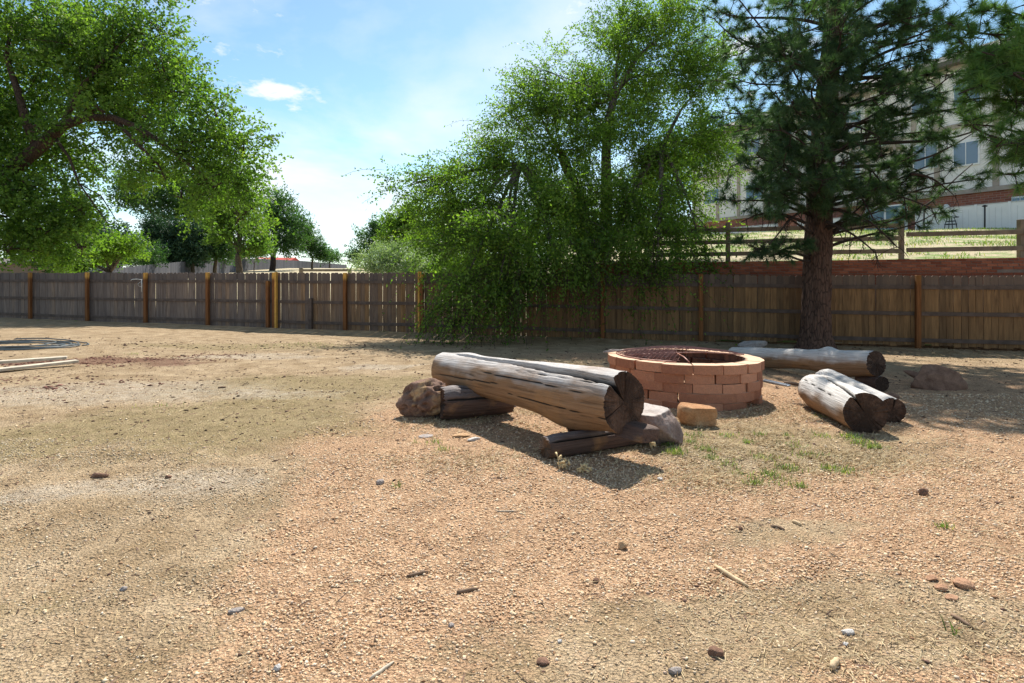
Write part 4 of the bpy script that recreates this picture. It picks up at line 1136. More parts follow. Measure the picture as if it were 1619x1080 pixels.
PE = [(1165,200,11,.5),(1160,255,10.8,.5),(1190,290,10.6,.5),(1230,240,10.3,.55),(1255,205,10.2,.55),(1200,190,11.4,.5),(1240,300,10.6,.5),(1270,150,10.2,.5),(1215,265,10.9,.5),(1195,225,10.6,.5),(1245,270,10.3,.5),(1280,240,10.1,.5),(1280,290,10.4,.5),(1160,300,11.2,.4),
      (1160,110,12,.5),(1180,80,11,.55),(1125,30,11.5,.5),(1150,5,11.5,.5),(1200,40,11,.6),(1230,95,10.6,.6),(1195,135,11.8,.5),(1250,30,10.6,.6),(1270,90,10.2,.6),(1220,150,11,.5),(1110,5,12,.5),(1150,60,11.8,.45),
      (1370,60,11,.55),(1410,100,11,.55),(1390,150,10.6,.5),(1450,50,12,.6),(1490,20,12,.6),(1430,175,11.5,.45),(1400,215,10.8,.5),(1455,235,11,.45),(1500,255,11,.35),(1420,275,10.8,.45),(1390,300,10.6,.45),(1350,250,10.5,.4),(1345,300,10.6,.35),(1460,100,11.2,.5),(1440,20,11,.6),
      (1500,300,12,.25),(1480,335,11.7,.22),(1545,285,11.5,.28),(1455,330,11.4,.2),(1370,20,10.6,.6),(1310,50,10,.6),(1330,110,10.2,.5),(1340,180,10.4,.4),(1320,20,12.8,.6),(1400,40,12.6,.6),(1350,90,12.8,.5),(1440,290,12,.4),(1480,270,11.8,.4),(1410,240,12,.35),(1530,110,11.6,.5),(1570,110,12.4,.5),(1590,180,12,.45),(1560,260,12,.3),(1500,120,12.4,.55),(1470,180,12.2,.5),(1420,130,12.3,.5),(1555,205,11.4,.35),(1505,170,11.4,.4),(1545,60,12,.5),(1480,140,11,.45),(1500,215,12,.4),(1450,20,10.6,.6),(1520,15,11,.55),(1475,75,10.8,.5),(1560,150,12.5,.4),(1440,250,12.4,.35),(1360,280,12.6,.35),(1310,160,10.3,.45),(1290,110,10,.5),(1390,330,10.9,.3),
      (1200,395,11.5,.20),(1225,400,11.6,.22),(1180,372,11.6,.22),(1210,340,11.4,.25)]
ends = [(at(px, py, Y), r, .95 if px < 1300 else .88) for px, py, Y, r in PE]
rn = random.Random(12)
for i in range(46):
    z = rn.uniform(7.2, 13); k = (14 - z) / 9; a = rn.uniform(0, 6.28); rr_b = rn.uniform(.9, 3.0) * min(1, k + .15)
    e = Vector((tb.x + .35 + math.cos(a) * rr_b, tb.y + math.sin(a) * rr_b, z)); ends.append((e, .6, .8))
for i in range(8):
    a = rn.uniform(.2, 2.9); z = rn.uniform(3.4, 5.6); r_ = rn.uniform(1, 2.6)
    ends.append((Vector((tb.x + math.cos(a) * r_, tb.y + math.sin(a) * r_, z)), .45, .7))
tpts = [tb + Vector((0, 0, -.1)), at(1290, 500, tb.y), at(1293, 400, tb.y), at(1296, 300, tb.y), at(1303, 200, tb.y), at(1312, 100, tb.y), at(1322, 0, tb.y)]
tpts += [Vector((tpts[-1].x + .1 * i, tb.y, 7.4 + 1.35 * i)) for i in range(1, 6)]
trr = [.30, .285, .27, .25, .23, .20, .17, .15, .12, .09, .06, .02]
dead = [(at(1272, 352, 11.6), at(1172, 348, 11.2), .10), (at(1310, 235, 11.5), at(1400, 300, 10.9), .16), (at(1312, 330, 11.5), at(1420, 390, 11.2), .12), (at(1312, 300, 11.6), at(1470, 330, 11.1), .08),
        (at(1310, 200, 11.5), at(1390, 215, 10.8), .1), (at(1305, 350, 11.5), at(1385, 400, 11), .06), (at(1312, 270, 11.6), at(1380, 350, 10.8), .15), (at(1440, 275, 11.1), at(1500, 300, 11), .1), (at(1285, 330, 11.4), at(1215, 385, 11.2), .12)]
nt = pine_tree(pine, tpts, trr, ends, MAT['needle'], .185, 74, seed=3, dead=dead)
print('pine tufts', nt)
t2 = Vector((9.7, 8.6, 0)); t2.z = gz(9.7, 8.6)
pine2 = empty('pine_tree', t2, label='brighter green pine reaching into the picture from beyond the right edge', cat='tree')
P2 = [(1505,90,8.6,.4),(1525,125,8.2,.4),(1560,95,7.9,.45),(1590,60,8,.45),(1600,140,7.7,.45),(1545,175,8.1,.3),(1580,205,7.8,.3),(1612,20,8,.45),(1565,25,8.8,.45),(1530,160,8.5,.3),(1610,235,8,.3),(1500,20,9.3,.4),(1570,130,8.2,.4),(1535,60,8.8,.4),(1600,180,8.4,.3),(1640,80,8,.5),(1650,160,8,.5),(1520,200,8.6,.2),(1590,255,8.3,.2)]
e2 = [(at(px, py, Y), r, 1.15) for px, py, Y, r in P2]
for i in range(22):
    z = rn.uniform(5.2, 9.5); a = rn.uniform(-.9, 1.6); r_ = rn.uniform(.8, 2.2) * (1 - (z - 5) / 7)
    e2.append((Vector((t2.x + math.cos(a) * r_, t2.y + math.sin(a) * r_, z)), .5, .8))
pine_tree(pine2, [t2 + Vector((0, 0, -.1)), t2 + Vector((0, 0, 3)), t2 + Vector((.1, 0, 6)), t2 + Vector((.1, 0, 10))], [.22, .19, .13, .03], e2, MAT['needle2'], .185, 74, seed=70)

# ------------------------------------------------------------------ background trees and shrubs
def bg_tree(name, label, Y, blobs, mat, nC, nL, leaf, trunk=None, group=None, cat='tree', droop=.0, spread=.5, W_=.6, up=0., K=7, tr=.22, bark='bark'):
    C, Rr = blobs_px([(b[0], b[1], b[2], b[3], Y + (b[4] if len(b) > 4 else 0)) for b in blobs], .9)
    bx = trunk[0] if trunk else float(np.mean([b[0] for b in blobs])); X = (bx - CX) / F * Y
    root = empty(name, (X, Y, hz(X, Y)), label=label, cat=cat, group=group); O = np.array(root.location)
    leaf *= 1.12; nL = int(nL * 1.7)
    foliage('crown', C - O, Rr, nC, nL // K, K, leaf * 3.0, droop, leaf, leaf * W_, (0, 0, float((C - O)[:, 2].mean()) * .7), MAT[mat], root, spread=spread * leaf * 6, shell=.4, up=up)
    m = MB(); top = Vector((C - O).mean(0)); fr_ = Vector((top.x * .4, 0, max(.3, top.z * .45)))
    limb(m, (0, 0, -.3), fr_, tr, tr * .75, seed=int(X * 7) % 99)
    for i, c in enumerate(C - O): limb(m, fr_, c, tr * .5, tr * .08, sag=.04, seed=i, n=6, seg_=7)
    m.build('trunk', MAT[bark], root); return root
bg_tree('juniper_tree', 'tallest dark juniper at the left end of the juniper row', 52, [(247,388,25,26),(247,365,17,16),(236,402,22,14)], 'blue', 240, 9000, .17, up=.6, group='dark junipers in a row behind the grey fence')
bg_tree('juniper_tree', 'narrow dark juniper, second from the left in the juniper row', 53, [(279,392,18,24),(279,370,12,14)], 'blue', 150, 5500, .17, up=.6, group='dark junipers in a row behind the grey fence')
bg_tree('juniper_tree', 'narrow dark juniper, third from the left in the juniper row', 54, [(306,392,18,24),(305,372,13,14)], 'blue', 150, 5500, .17, up=.6, group='dark junipers in a row behind the grey fence')
bg_tree('juniper_tree', 'broad green juniper at the right end of the juniper row', 56, [(338,378,22,32),(352,392,16,20),(330,352,14,16)], 'dense', 240, 8000, .18, up=.5, group='dark junipers in a row behind the grey fence')
bg_tree('conifer_tree', 'dark feathery conifer behind the left end of the grey fence', 46, [(120,345,34,26),(140,372,44,28),(115,322,22,16),(178,388,40,22),(210,400,30,16),(90,385,40,26)], 'blue', 320, 14000, .18, up=.4)
bg_tree('shrub', 'yellow green shrub leaning over the left end of the grey fence', 31, [(190,395,24,14),(165,400,20,14),(128,412,20,16),(210,388,14,9)], 'elm', 130, 5000, .13, cat='shrub')
bg_tree('shrub', 'low dark shrub between the brown house and the yellow green shrub', 33, [(95,408,30,16),(60,402,30,14),(150,412,22,12)], 'dense', 130, 4200, .14, cat='shrub')
bg_tree('cottonwood_tree', 'dark trunked cottonwood standing behind the row of junipers', 62, [(235,290,46,30),(285,300,40,38),(330,300,42,34),(300,335,46,24),(255,330,34,20),(210,310,26,20),(345,330,28,26)], 'dense', 420, 17000, .24, trunk=(272,), tr=.5)
bg_tree('cottonwood_tree', 'leafy cottonwood with a leaning trunk right of the junipers', 48, [(372,300,30,34),(385,335,26,30),(352,340,26,26),(395,368,22,20),(360,372,22,14),(400,390,24,12)], 'cotton', 330, 12000, .18, trunk=(379,), tr=.34)
bg_tree('deciduous_tree', 'round topped green tree behind the long red roof', 85, [(436,322,24,20),(450,345,32,26),(430,350,26,28),(462,370,26,22),(420,375,20,18),(445,385,30,12)], 'dense', 330, 12000, .27, trunk=(430,), tr=.5, bark='twig')
bg_tree('deciduous_tree', 'lower dark green tree right of the round topped tree', 95, [(488,385,18,18),(478,370,14,14),(500,395,16,12),(508,402,14,8)], 'dense', 180, 6000, .27)
bg_tree('distant_tree', 'small far tree at the left side of the sky gap above the grey fence', 130, [(522,406,12,6),(530,408,9,5),(512,404,9,6)], 'dense', 90, 2400, .30)
bg_tree('distant_tree', 'dark rounded far tree at the right side of the sky gap', 90, [(572,395,18,20),(585,375,20,18),(560,405,10,12),(600,362,18,16),(605,385,22,20)], 'dense', 220, 7500, .27)
bg_tree('young_tree', 'slender bright green young tree left of the elm beyond the fence', 40, [(630,345,16,22),(640,362,22,22),(650,340,14,16),(625,375,22,18),(660,375,22,22)], 'elm', 200, 8000, .15, trunk=(634,), tr=.10)
bg_tree('leafy_tree', 'mid green tree partly hidden behind the left side of the elm', 34, [(690,370,34,26),(720,350,40,28),(700,395,40,20),(745,385,44,30),(668,385,22,18)], 'elm', 300, 10000, .14, trunk=(700,), tr=.16)
bg_tree('leafy_tree', 'dense dark tree seen through the middle of the elm', 38, [(830,360,60,44),(890,340,60,50),(950,370,60,44),(850,400,60,24),(930,405,60,20)], 'dense', 330, 11000, .18, trunk=(880,), tr=.25)
bg_tree('leafy_tree', 'dark tree seen through the right side of the elm beside the building', 40, [(1030,330,50,60),(1060,270,50,50),(1080,380,40,30),(1000,390,50,26),(1090,220,40,40)], 'dense', 330, 11000, .18, trunk=(1040,), tr=.25)
bg_tree('silver_shrub', 'pale silvery green willow shrub rising behind the picket fence beside the elm', 21.5, [(600,420,34,14),(640,415,34,16),(670,422,28,12),(615,405,24,10),(585,428,22,8),(650,432,50,12),(700,428,20,12)], 'silver', 260, 11000, .10, cat='shrub', W_=.32, up=.5, tr=.05)
bg_tree('hedge_shrub', 'dull green shrub mass behind the fence under the elm', 19.5, [(720,425,30,14),(760,420,34,18),(800,424,34,16)], 'elm', 150, 5000, .10, cat='shrub', tr=.05)

bg_tree('hedge_shrub', 'low rounded green shrub at the foot of the junipers, left part', 43, [(200,410,24,13),(224,406,22,13),(176,413,24,12),(150,418,22,11),(245,404,18,12)], 'dense', 130, 4500, .13, cat='shrub', tr=.05)
bg_tree('hedge_shrub', 'low green shrub between the junipers and the leaning cottonwood', 70, [(352,400,22,12),(330,404,24,11),(300,406,26,10),(262,408,26,10)], 'dense', 130, 4500, .19, cat='shrub', tr=.06)
bg_tree('hedge_shrub', 'low green shrub right of the leaning cottonwood', 66, [(402,398,16,10),(416,394,14,9),(388,402,12,8)], 'dense', 120, 3600, .18, cat='shrub', tr=.06)
# ------------------------------------------------------------------ ground cover
def yz_np(X, Y): return yard_z(X, Y)
def rand_pts(n, y0, y1, k=1.15):
    Y = np.sqrt(RNG.uniform(y0 ** 2, y1 ** 2, n)); X = RNG.uniform(-k, k, n) * Y; return X, Y
def chips(name, X, Y, size, flat, mat, tint, label, lift=.25, longf=1.0):
    n = len(X); Z = yz_np(X, Y)
    octv = np.array([[1, 0, 0], [0, 1, 0], [-1, 0, 0], [0, -1, 0], [0, 0, 1], [0, 0, -1]], float)
    octf = np.array([[0, 1, 4], [1, 2, 4], [2, 3, 4], [3, 0, 4], [1, 0, 5], [2, 1, 5], [3, 2, 5], [0, 3, 5]])
    V = octv[None] * RNG.uniform(.55, 1.2, (n, 6, 1)); s = size * np.clip(RNG.lognormal(-.10, .38, n), .35, 2.1)
    V = V * np.stack([s * longf, s * RNG.uniform(.5, .9, n), s * flat], -1)[:, None]
    # tilt, then spin
    tx = RNG.normal(0, .35, n); c, s_ = np.cos(tx)[:, None], np.sin(tx)[:, None]
    y, z = V[..., 1] * c - V[..., 2] * s_, V[..., 1] * s_ + V[..., 2] * c
    a = RNG.uniform(0, 6.28, n); c, s_ = np.cos(a)[:, None], np.sin(a)[:, None]
    x = V[..., 0] * c - y * s_; y = V[..., 0] * s_ + y * c
    V = np.stack([x + X[:, None], y + Y[:, None], z + (Z + s * flat * lift)[:, None]], -1).reshape(-1, 3)
    Fc = (octf[None] + np.arange(n)[:, None, None] * 6).reshape(-1, 3)
    me = npmesh(name, V, Fc); fattr(me, 'tint', np.repeat(np.clip(tint, 0, 1), 8))
    return link(name, me, MAT[mat], label=label, kind='stuff')
Xs, Ys = [], []
for n, a, b in ((46000, 1.25, 2.6), (52000, 2.6, 4.2), (34000, 4.2, 7.0)):
    x, y = rand_pts(n, a, b); Xs.append(x); Ys.append(y)
X = np.concatenate(Xs); Y = np.concatenate(Ys)
pk, ol, sa, mu = zones(X, Y)
keep = RNG.random(len(X)) < (.10 + .9 * pk) * (1 - .35 * np.clip(ol, 0, 1)) * (.75 + .5 * fbm(X * 5, Y * 5, 1, 3) - .1)
X, Y = X[keep], Y[keep]
chips('gravel', X, Y, .0042 + .0011 * Y, .55, 'gravel', RNG.beta(2.2, 1.9, len(X)), 'loose pinkish gravel chips spread over the near yard')
X, Y = rand_pts(90000, 1.25, 4.6); pk, ol, sa, mu = zones(X, Y)
keep = RNG.random(len(X)) < (1 - pk) * (.25 + .9 * (fbm(X * 2.5, Y * 2.5, 12, 4) > .48)) * .62; X, Y = X[keep], Y[keep]
chips('soil_grains', X, Y, .0032 + .0009 * Y, .6, 'soil', RNG.random(len(X)), 'crumbled grains of tan soil on the bare dirt')
X, Y = rand_pts(14000, 1.25, 13, 1.1); pk, ol, sa, mu = zones(X, Y)
keep = RNG.random(len(X)) < .22 + .5 * np.clip(ol, 0, 1) + .25 * np.clip(sa, 0, 1) * (fbm(X * 2, Y * 2, 4, 3) > .5); X, Y = X[keep], Y[keep]
chips('dirt_crumbs', X, Y, .0045 + .0013 * Y, .5, 'litter', RNG.random(len(X)), 'dark crumbs of soil and bark scattered on the dirt', longf=1.3)
X = RNG.uniform(-14, -1.0, 26000); Y = RNG.uniform(5, 12, 26000); pk, ol, sa, mu = zones(X, Y)
keep = RNG.random(len(X)) < mu * fbm(X * 1.5, Y * 3, 4, 4) * 1.3 * (fbm(X * 1.2, Y * 2.2, 9, 3) > .45); X, Y = X[keep], Y[keep]
chips('bark_mulch', X, Y, .019, .45, 'mulch', RNG.random(len(X)), 'scattered red brown bark mulch near the planks', longf=1.5)
def blades(name, X, Y, L, w, mat, label, lie=0.0, tint=None, bend=.35, hue=None, zoff=0., zf=None):
    n = len(X); w = (np.zeros(n) + w)[:, None]; Z = (zf or yz_np)(X, Y) + zoff; L = L * RNG.uniform(.5, 1.4, n)
    a = RNG.uniform(0, 6.28, n); hd = np.stack([np.cos(a), np.sin(a), 0 * a], -1)
    el = RNG.uniform(.5, 1.45, n) if not lie else RNG.normal(lie, .12, n)
    up = hd * np.cos(el)[:, None] + np.array([0, 0, 1.]) * np.sin(el)[:, None]
    b = np.stack([X, Y, Z], -1); mid = b + up * (L * .55)[:, None]; tip = mid + (up * .6 + hd * bend * (0 if lie else 1)) * (L * .45)[:, None]
    if lie: tip = mid + up * (L * .45)[:, None] + np.stack([-hd[:, 1], hd[:, 0], 0 * a], -1) * (RNG.normal(0, .12, n) * L)[:, None]
    s = np.stack([-hd[:, 1], hd[:, 0], 0 * a], -1) * w * .5
    if lie: s = s + np.concatenate([0 * w, 0 * w, w * .3], 1)
    V = np.stack([b - s, b + s, mid + s * .8, mid - s * .8, tip], 1).reshape(-1, 3)
    o = np.arange(n)[:, None] * 5
    me = bpy.data.meshes.new(name)
    Fc = np.concatenate([o + [0, 1, 2], o + [0, 2, 3], o + [3, 2, 4]], 1).reshape(-1, 3)
    me = npmesh(name, V, Fc)
    t = RNG.random(n) if tint is None else tint
    fattr(me, 'tint', np.repeat(t, 3)); fattr(me, 'hue', np.repeat(RNG.random(n) if hue is None else hue, 3))
    return link(name, me, MAT[mat], label=label, kind='stuff')
# straw and pine needles lying about
X, Y = rand_pts(15000, 1.25, 6.5); pk, ol, sa, mu = zones(X, Y)
wt = .12 + .5 * np.clip(ell(X, Y, 1250, 1000, 1.1, .5) + ell(X, Y, 1400, 930, .8, .4) + ell(X, Y, 250, 1000, .9, .3) * .6, 0, 1) + .75 * np.clip(ell(X, Y, 1180, 700, 1.8, 1.2), 0, 1)
keep = RNG.random(len(X)) < wt; X, Y = X[keep], Y[keep]
for px, py, rx, ry, n in ((1350, 1020, .75, .28, 700), (1530, 1010, .5, .3, 450), (1180, 930, .5, .3, 160), (180, 1010, .7, .3, 90), (1560, 850, .4, .4, 200)):
    c = gp(px, py); X = np.append(X, c.x + RNG.normal(0, rx * .5, n)); Y = np.append(Y, c.y + RNG.normal(0, ry * .5, n))
blades('straw_litter', X, Y, .036 + .008 * Y, .0013 + .0005 * Y, 'straw', 'dry straw and pine needles lying on the ground', lie=.10, zoff=.004)
X, Y = rand_pts(1500, 1.3, 9)
blades('twig_litter', X, Y, .05 + .004 * Y, .0035 + .0005 * Y, 'litter', 'small dark twigs and bark slivers scattered over the yard', lie=.06, zoff=.005)
# matted dry grass round the pit and logs
Xs, Ys = [], []
for px, py, rx, ry, n in ((1180, 700, 1.3, .8, 5200), (1250, 655, 1.2, .7, 2600), (870, 660, .8, .6, 2600), (760, 730, .9, .3, 1200), (1330, 730, .8, .4, 2200), (930, 575, 1.2, .7, 1500), (700, 670, .8, .3, 900), (1130, 760, .6, .3, 1400), (1500, 560, 2, 1.2, 1500)):
    c = gp(px, py); Xs.append(c.x + RNG.normal(0, rx * .5, n)); Ys.append(c.y + RNG.normal(0, ry * .5, n))
X, Y = np.concatenate(Xs), np.concatenate(Ys); kk = fbm(X * 4, Y * 4, 2, 3) > .42; X, Y = X[kk], Y[kk]
blades('dry_grass', X, Y, .055, .0042, 'straw', 'thin matted dry grass around the fire pit and logs', lie=.38, zoff=0)
# green tufts
T = [(1192,766,.07,170),(1218,752,.07,130),(1246,742,.08,190),(1262,770,.05,70),(1345,692,.09,230),(1382,708,.09,260),(1362,700,.10,170),(1330,745,.10,140),(1306,742,.07,90),(1068,716,.10,300),(1058,706,.06,120),(1116,712,.09,170),(1125,725,.06,100),
     (1150,735,.12,90),(1210,725,.14,120),(1280,722,.14,110),(1170,752,.10,70),(1235,762,.16,120),(1100,690,.14,120),(1300,690,.12,90),(1182,700,.06,80),(1200,688,.06,80),(1260,706,.12,90),(1090,700,.07,110),(1300,660,.08,60),(1245,690,.05,60),(1150,690,.10,90),(702,712,.09,60),(628,770,.03,25),(690,700,.1,50),(1492,835,.04,35),(430,548,.6,130),(480,545,.7,200),(520,548,.5,90),(216,560,.15,50),
     (786,520,.3,160),(700,528,.3,180),(840,524,.3,140),(120,508,.04,40),(60,507,.03,30),(285,517,.05,30),(1510,1002,.02,16),(660,700,.04,20),(250,645,.25,60),(1030,690,.02,20),(610,525,.3,60)]
Xs, Ys = [], []
for px, py, s_, n in T:
    c = gp(px, py); Xs.append(c.x + RNG.normal(0, s_ * .5, n)); Ys.append(c.y + RNG.normal(0, s_ * .4, n))
X, Y = np.concatenate(Xs), np.concatenate(Ys)
kk = RNG.random(len(X)) < .62; X, Y = X[kk], Y[kk]
blades('green_grass', X, Y, .048, .0048, 'grass', 'small tufts of fresh green grass in the dirt', hue=RNG.random(len(X)) ** .8)
# grass of the bank at right and of the slope beyond the fence
X = RNG.uniform(3, 36, 60000); d = RNG.uniform(.2, 22, 60000) ** 1.0; Y = fence_y(X) + 1.5 + d
g = fbm(X * .9, Y * .9, 3, 4); kk = g > .53; X, Y, g = X[kk], Y[kk], g[kk]
blades('bank_grass', X, Y, .13, .018, 'grass', 'patchy green and straw grass on the bank behind the brick wall', hue=RNG.random(len(X)), zf=hill_z)
# dried weeds
def weed(px, py, h, seed, label, n=5):
    g = gp(px, py); r = random.Random(seed); m = MB()
    for i in range(n):
        a = r.uniform(0, 6.28); lean = r.uniform(.15, .7); pts = []; L = h * r.uniform(.5, 1.1)
        for k in range(7):
            t = k / 6; pts.append((math.cos(a) * lean * L * t ** 1.3, math.sin(a) * lean * L * t ** 1.3, L * (t - .45 * lean * t ** 3)))
        m.tube(pts, [.0042, .004, .0038, .0036, .0034, .003, .002], 4)
        for k in (3, 4, 5, 6):
            p = Vector(pts[k]); m.tube([p, p + Vector((r.uniform(-1, 1), r.uniform(-1, 1), r.uniform(-.6, .6))).normalized() * .035], [.004, .009], 4)
    m.build('dry_weed', MAT['dryweed'], None, loc=g, label=label, cat='weed')
weed(752, 662, .20, 1, 'dried curled weed standing in front of the dark stump', 8)
weed(884, 742, .12, 2, 'thin dried weed in the shadow below the split beam', 3)
weed(1030, 712, .17, 3, 'thin yellow weed in front of the purple grey rock', 4)
weed(921, 748, .07, 4, 'tiny dried weed in the middle of the bench shadow', 4)
# ------------------------------------------------------------------ grey board fence on the far side of the slope
gpt = [((p - CX) / F * Y, Y, EYE - (t - HY) / F * Y) for p, Y, t in ((110, 27, 433), (150, 30, 428), (250, 44, 417), (320, 60, 411.5), (400, 88, 409), (470, 120, 412), (520, 150, 416), (548, 180, 419))]
gf = empty('board_fence', (gpt[0][0], gpt[0][1], 0), label='weathered blue grey board fence running away across the slope on the left', cat='fence')
gm = bpy.data.meshes.new('board'); 
def gboard(w):
    m = MB().box((0, 0, .5), (w, .03, 1.0)); me = m.mesh('board'); me.materials.append(MAT['greyfence']); return me
O = Vector(gf.location); cnt = 0; rn = random.Random(6)
for a, b in zip(gpt, gpt[1:]):
    a, b = Vector(a), Vector(b); d = Vector((b.x - a.x, b.y - a.y)); L = d.length
    w = .30 if a.y < 60 else (.55 if a.y < 100 else .9)
    n = max(2, int(L / w)); gme = gboard(w * .97)
    for i in range(n):
        if cnt >= 298: break
        p = a.lerp(b, (i + .5) / n); g = hz(p.x, p.y)
        link('board', gme, None, gf, (p.x - O.x, p.y - O.y, g - .1), (0, 0, math.atan2(d.y, d.x)), (1, 1, p.z - g + .1 + rn.uniform(-.02, .02))); cnt += 1
# ------------------------------------------------------------------ houses glimpsed at the left
def house(name, label, px0, px1, Y, ytop, ybot_pad, wallmat, roofmat, depth=6, roofh=.6, win=()):
    x0, x1 = (px0 - CX) / F * Y, (px1 - CX) / F * Y; zt = EYE - (ytop - HY) / F * Y; X = (x0 + x1) / 2; g = min(hz(X, Y), zt - 1.5)
    root = empty(name, (X, Y, g), label=label, cat='house' if depth > 4 else 'shed')
    w = x1 - x0; h = zt - g
    MB().box((0, depth / 2, h / 2 - .2), (w, depth, h + .4)).build('wall', wallmat, root)
    ov = .25
    MB().prism([(-depth / 2 - ov, 0), (depth / 2 + ov, 0), (depth / 2 + ov, .08), (0, roofh + .08), (-depth / 2 - ov, .08)], -w / 2 - ov, w / 2 + ov,
               Matrix.Translation((0, depth / 2, h + .003)) @ Matrix.Rotation(math.pi / 2, 4, 'Z')).build('roof', roofmat, root)
    for (px, py, ww, hh) in win:
        xx = (px - CX) / F * Y - X; zz_ = EYE - (py - HY) / F * Y - g
        f = MB().box((xx, -.02, zz_), (ww, .06, hh), bevel=.005).build('window', MAT['vinyl'], root)
        MB().box((xx, -.055, zz_), (ww - .14, .02, hh - .14)).build('pane', MAT['glass'], f)
    return root
house('brown_house', 'low brown house wall just showing above the fence at the far left', -60, 62, 34, 418, 0, MAT['tanwall'], MAT['roof'], 7, .5)
house('garden_shed', 'blue grey shed between brown house and shrubs at the left', 66, 116, 36, 417, 0, MAT['bluewall'], MAT['roof'], 3.5, .4, win=((80, 424, .9, .9),))
house('red_roof_shelter', 'long low building with bright red roof beyond the grey fence', 398, 458, 135, 413, 0, MAT['cream'], MAT['redroof'], 6, .9)
house('white_trailer', 'white flat roofed trailer left of the red roofed building', 392, 412, 133, 410, 0, MAT['vinyl'], MAT['vinyl'], 3.2, .12)
house('cream_shed', 'small cream coloured shed behind the leaning cottonwood trunk', 362, 378, 100, 393, 0, MAT['cream'], MAT['cream'], 3.5, .15)

# ------------------------------------------------------------------ townhouse block on the bank at right
FD = Vector((-.443, .897, 0)).normalized()                    # along the facade, away from the camera
FN = Vector((-FD.y, FD.x, 0))                                 # out of the facade, to the yard side
def fac(px):                                                  # pixel column -> distance along the facade from its near end
    k = (px - CX) / F; Y = 51.76 / (k + .494); return Vector((51.76 - .494 * Y, Y, 0))
A = fac(1680); 
bh = empty('townhouse_block', (A.x, A.y, 0), math.atan2(FD.y, FD.x), label='large beige townhouse block with brown trim and brick ground floor behind the pines', cat='building')
bpy.context.view_layer.update()
# local: x along the facade (receding), y out of the facade is +y (FN), z up (world height)
LEN = (fac(1096) - A).length; G0 = 3.0; HT = 16.4
def sx(px): return (fac(px) - A).length * (1 if px < 1680 else -1)
MB().box((LEN / 2, -7, (7.1 + HT) / 2), (LEN, 14, HT - 7.1)).build('upper_wall', MAT['stucco'], bh)
def m_bandbrick():
    t = NT('brick_storey'); n = t.n.new('ShaderNodeTexBrick'); n.inputs['Scale'].default_value = 1
    n.inputs['Brick Width'].default_value = .45; n.inputs['Row Height'].default_value = .16; n.inputs['Mortar Size'].default_value = .012
    n.inputs['Color1'].default_value = (.34, .12, .07, 1); n.inputs['Color2'].default_value = (.22, .075, .05, 1); n.inputs['Mortar'].default_value = (.3, .22, .18, 1)
    mp = t.n.new('ShaderNodeMapping'); mp.inputs['Rotation'].default_value = (R(90), 0, 0); t.l.new(t.tc.outputs['Object'], mp.inputs[0]); t.l.new(mp.outputs[0], n.inputs[0])
    t.col(n.outputs[0]); return t.m
MB().box((LEN / 2, -7.05, (7.1 + G0) / 2), (LEN - .1, 14, 7.1 - G0)).build('brick_storey', m_bandbrick(), bh)
for z in (7.15, 12.0, HT - .15):
    MB().box((LEN / 2, .07, z), (LEN + .1, .14, .32), bevel=.01).build('band', MAT['trim'], bh)
for px in (1097, 1135, 1168, 1210, 1262, 1318, 1372, 1445, 1482, 1575, 1650):
    x = sx(px)
    for z0, z1 in ((7.32, 11.83), (12.17, HT - .32)):
        MB().box((x, .05, (z0 + z1) / 2), (.36, .10, z1 - z0), bevel=.01).build('trim_board', MAT['trim'], bh)
rf = MB().prism([(-14.6, 0), (.8, 0), (.8, .35), (-7, 3.4), (-14.6, .35)], -.5, LEN + .5, Matrix.Translation((0, 0, HT + .003)) @ Matrix(((0, 1, 0, 0), (1, 0, 0, 0), (0, 0, 1, 0), (0, 0, 0, 1))))
rf.build('roof', MAT['roof'], bh)
for px, z, w, h in ((1115,14.2,2.2,1.7),(1126,9.8,2.2,1.7),(1152,14.2,2,1.7),(1194,9.6,2.2,1.8),(1190,14.2,2,1.7),(1236,9.8,1.8,1.7),(1240,14.2,1.8,1.7),(1345,14.2,2,1.8),(1345,9.9,1.8,1.8),(1464,10.2,1.7,2.0),(1462,14.3,1.8,1.9),(1530,14.2,1.7,1.8),(1528,9.9,1.6,1.8),(1612,14.2,1.6,1.8),(1614,5.9,.9,1.1),(1420,5.6,1.1,2.0),(1290,14.2,1.6,1.7),(1292,9.9,1.6,1.7)):
    x = sx(px)
    f = MB().box((x, .05, z), (w, .12, h), bevel=.01).build('window', MAT['vinyl'], bh)
    for q in (-1, 1): MB().box((x + q * w * .235, .116, z), (w * .43, .015, h - .22)).build('pane', MAT['glass'], f)
# recessed balcony with a warm ceiling at the middle of the block
x = sx(1392)
b = MB().box((x, .55, 11.3), (3.4, 1.1, .22)).box((x, .55, 8.0), (3.4, 1.1, .22)).box((x - 1.6, .98, 9.65), (.16, .16, 3.1)).box((x + 1.6, .98, 9.65), (.16, .16, 3.1))
for i in range(13): b.box((x - 1.45 + i * .24, 1.0, 8.65), (.05, .05, 1.05))
b.box((x, 1.0, 9.2), (3.1, .08, .08)); b.build('balcony', MAT['trim'], bh)
# wall lamp by the brick band
MB().tube([(sx(1500), .1, 6.2), (sx(1500), .3, 6.25), (sx(1500), .32, 6.0)], [.12, .16, .22], 10).build('wall_lamp', MAT['vinyl'], bh)
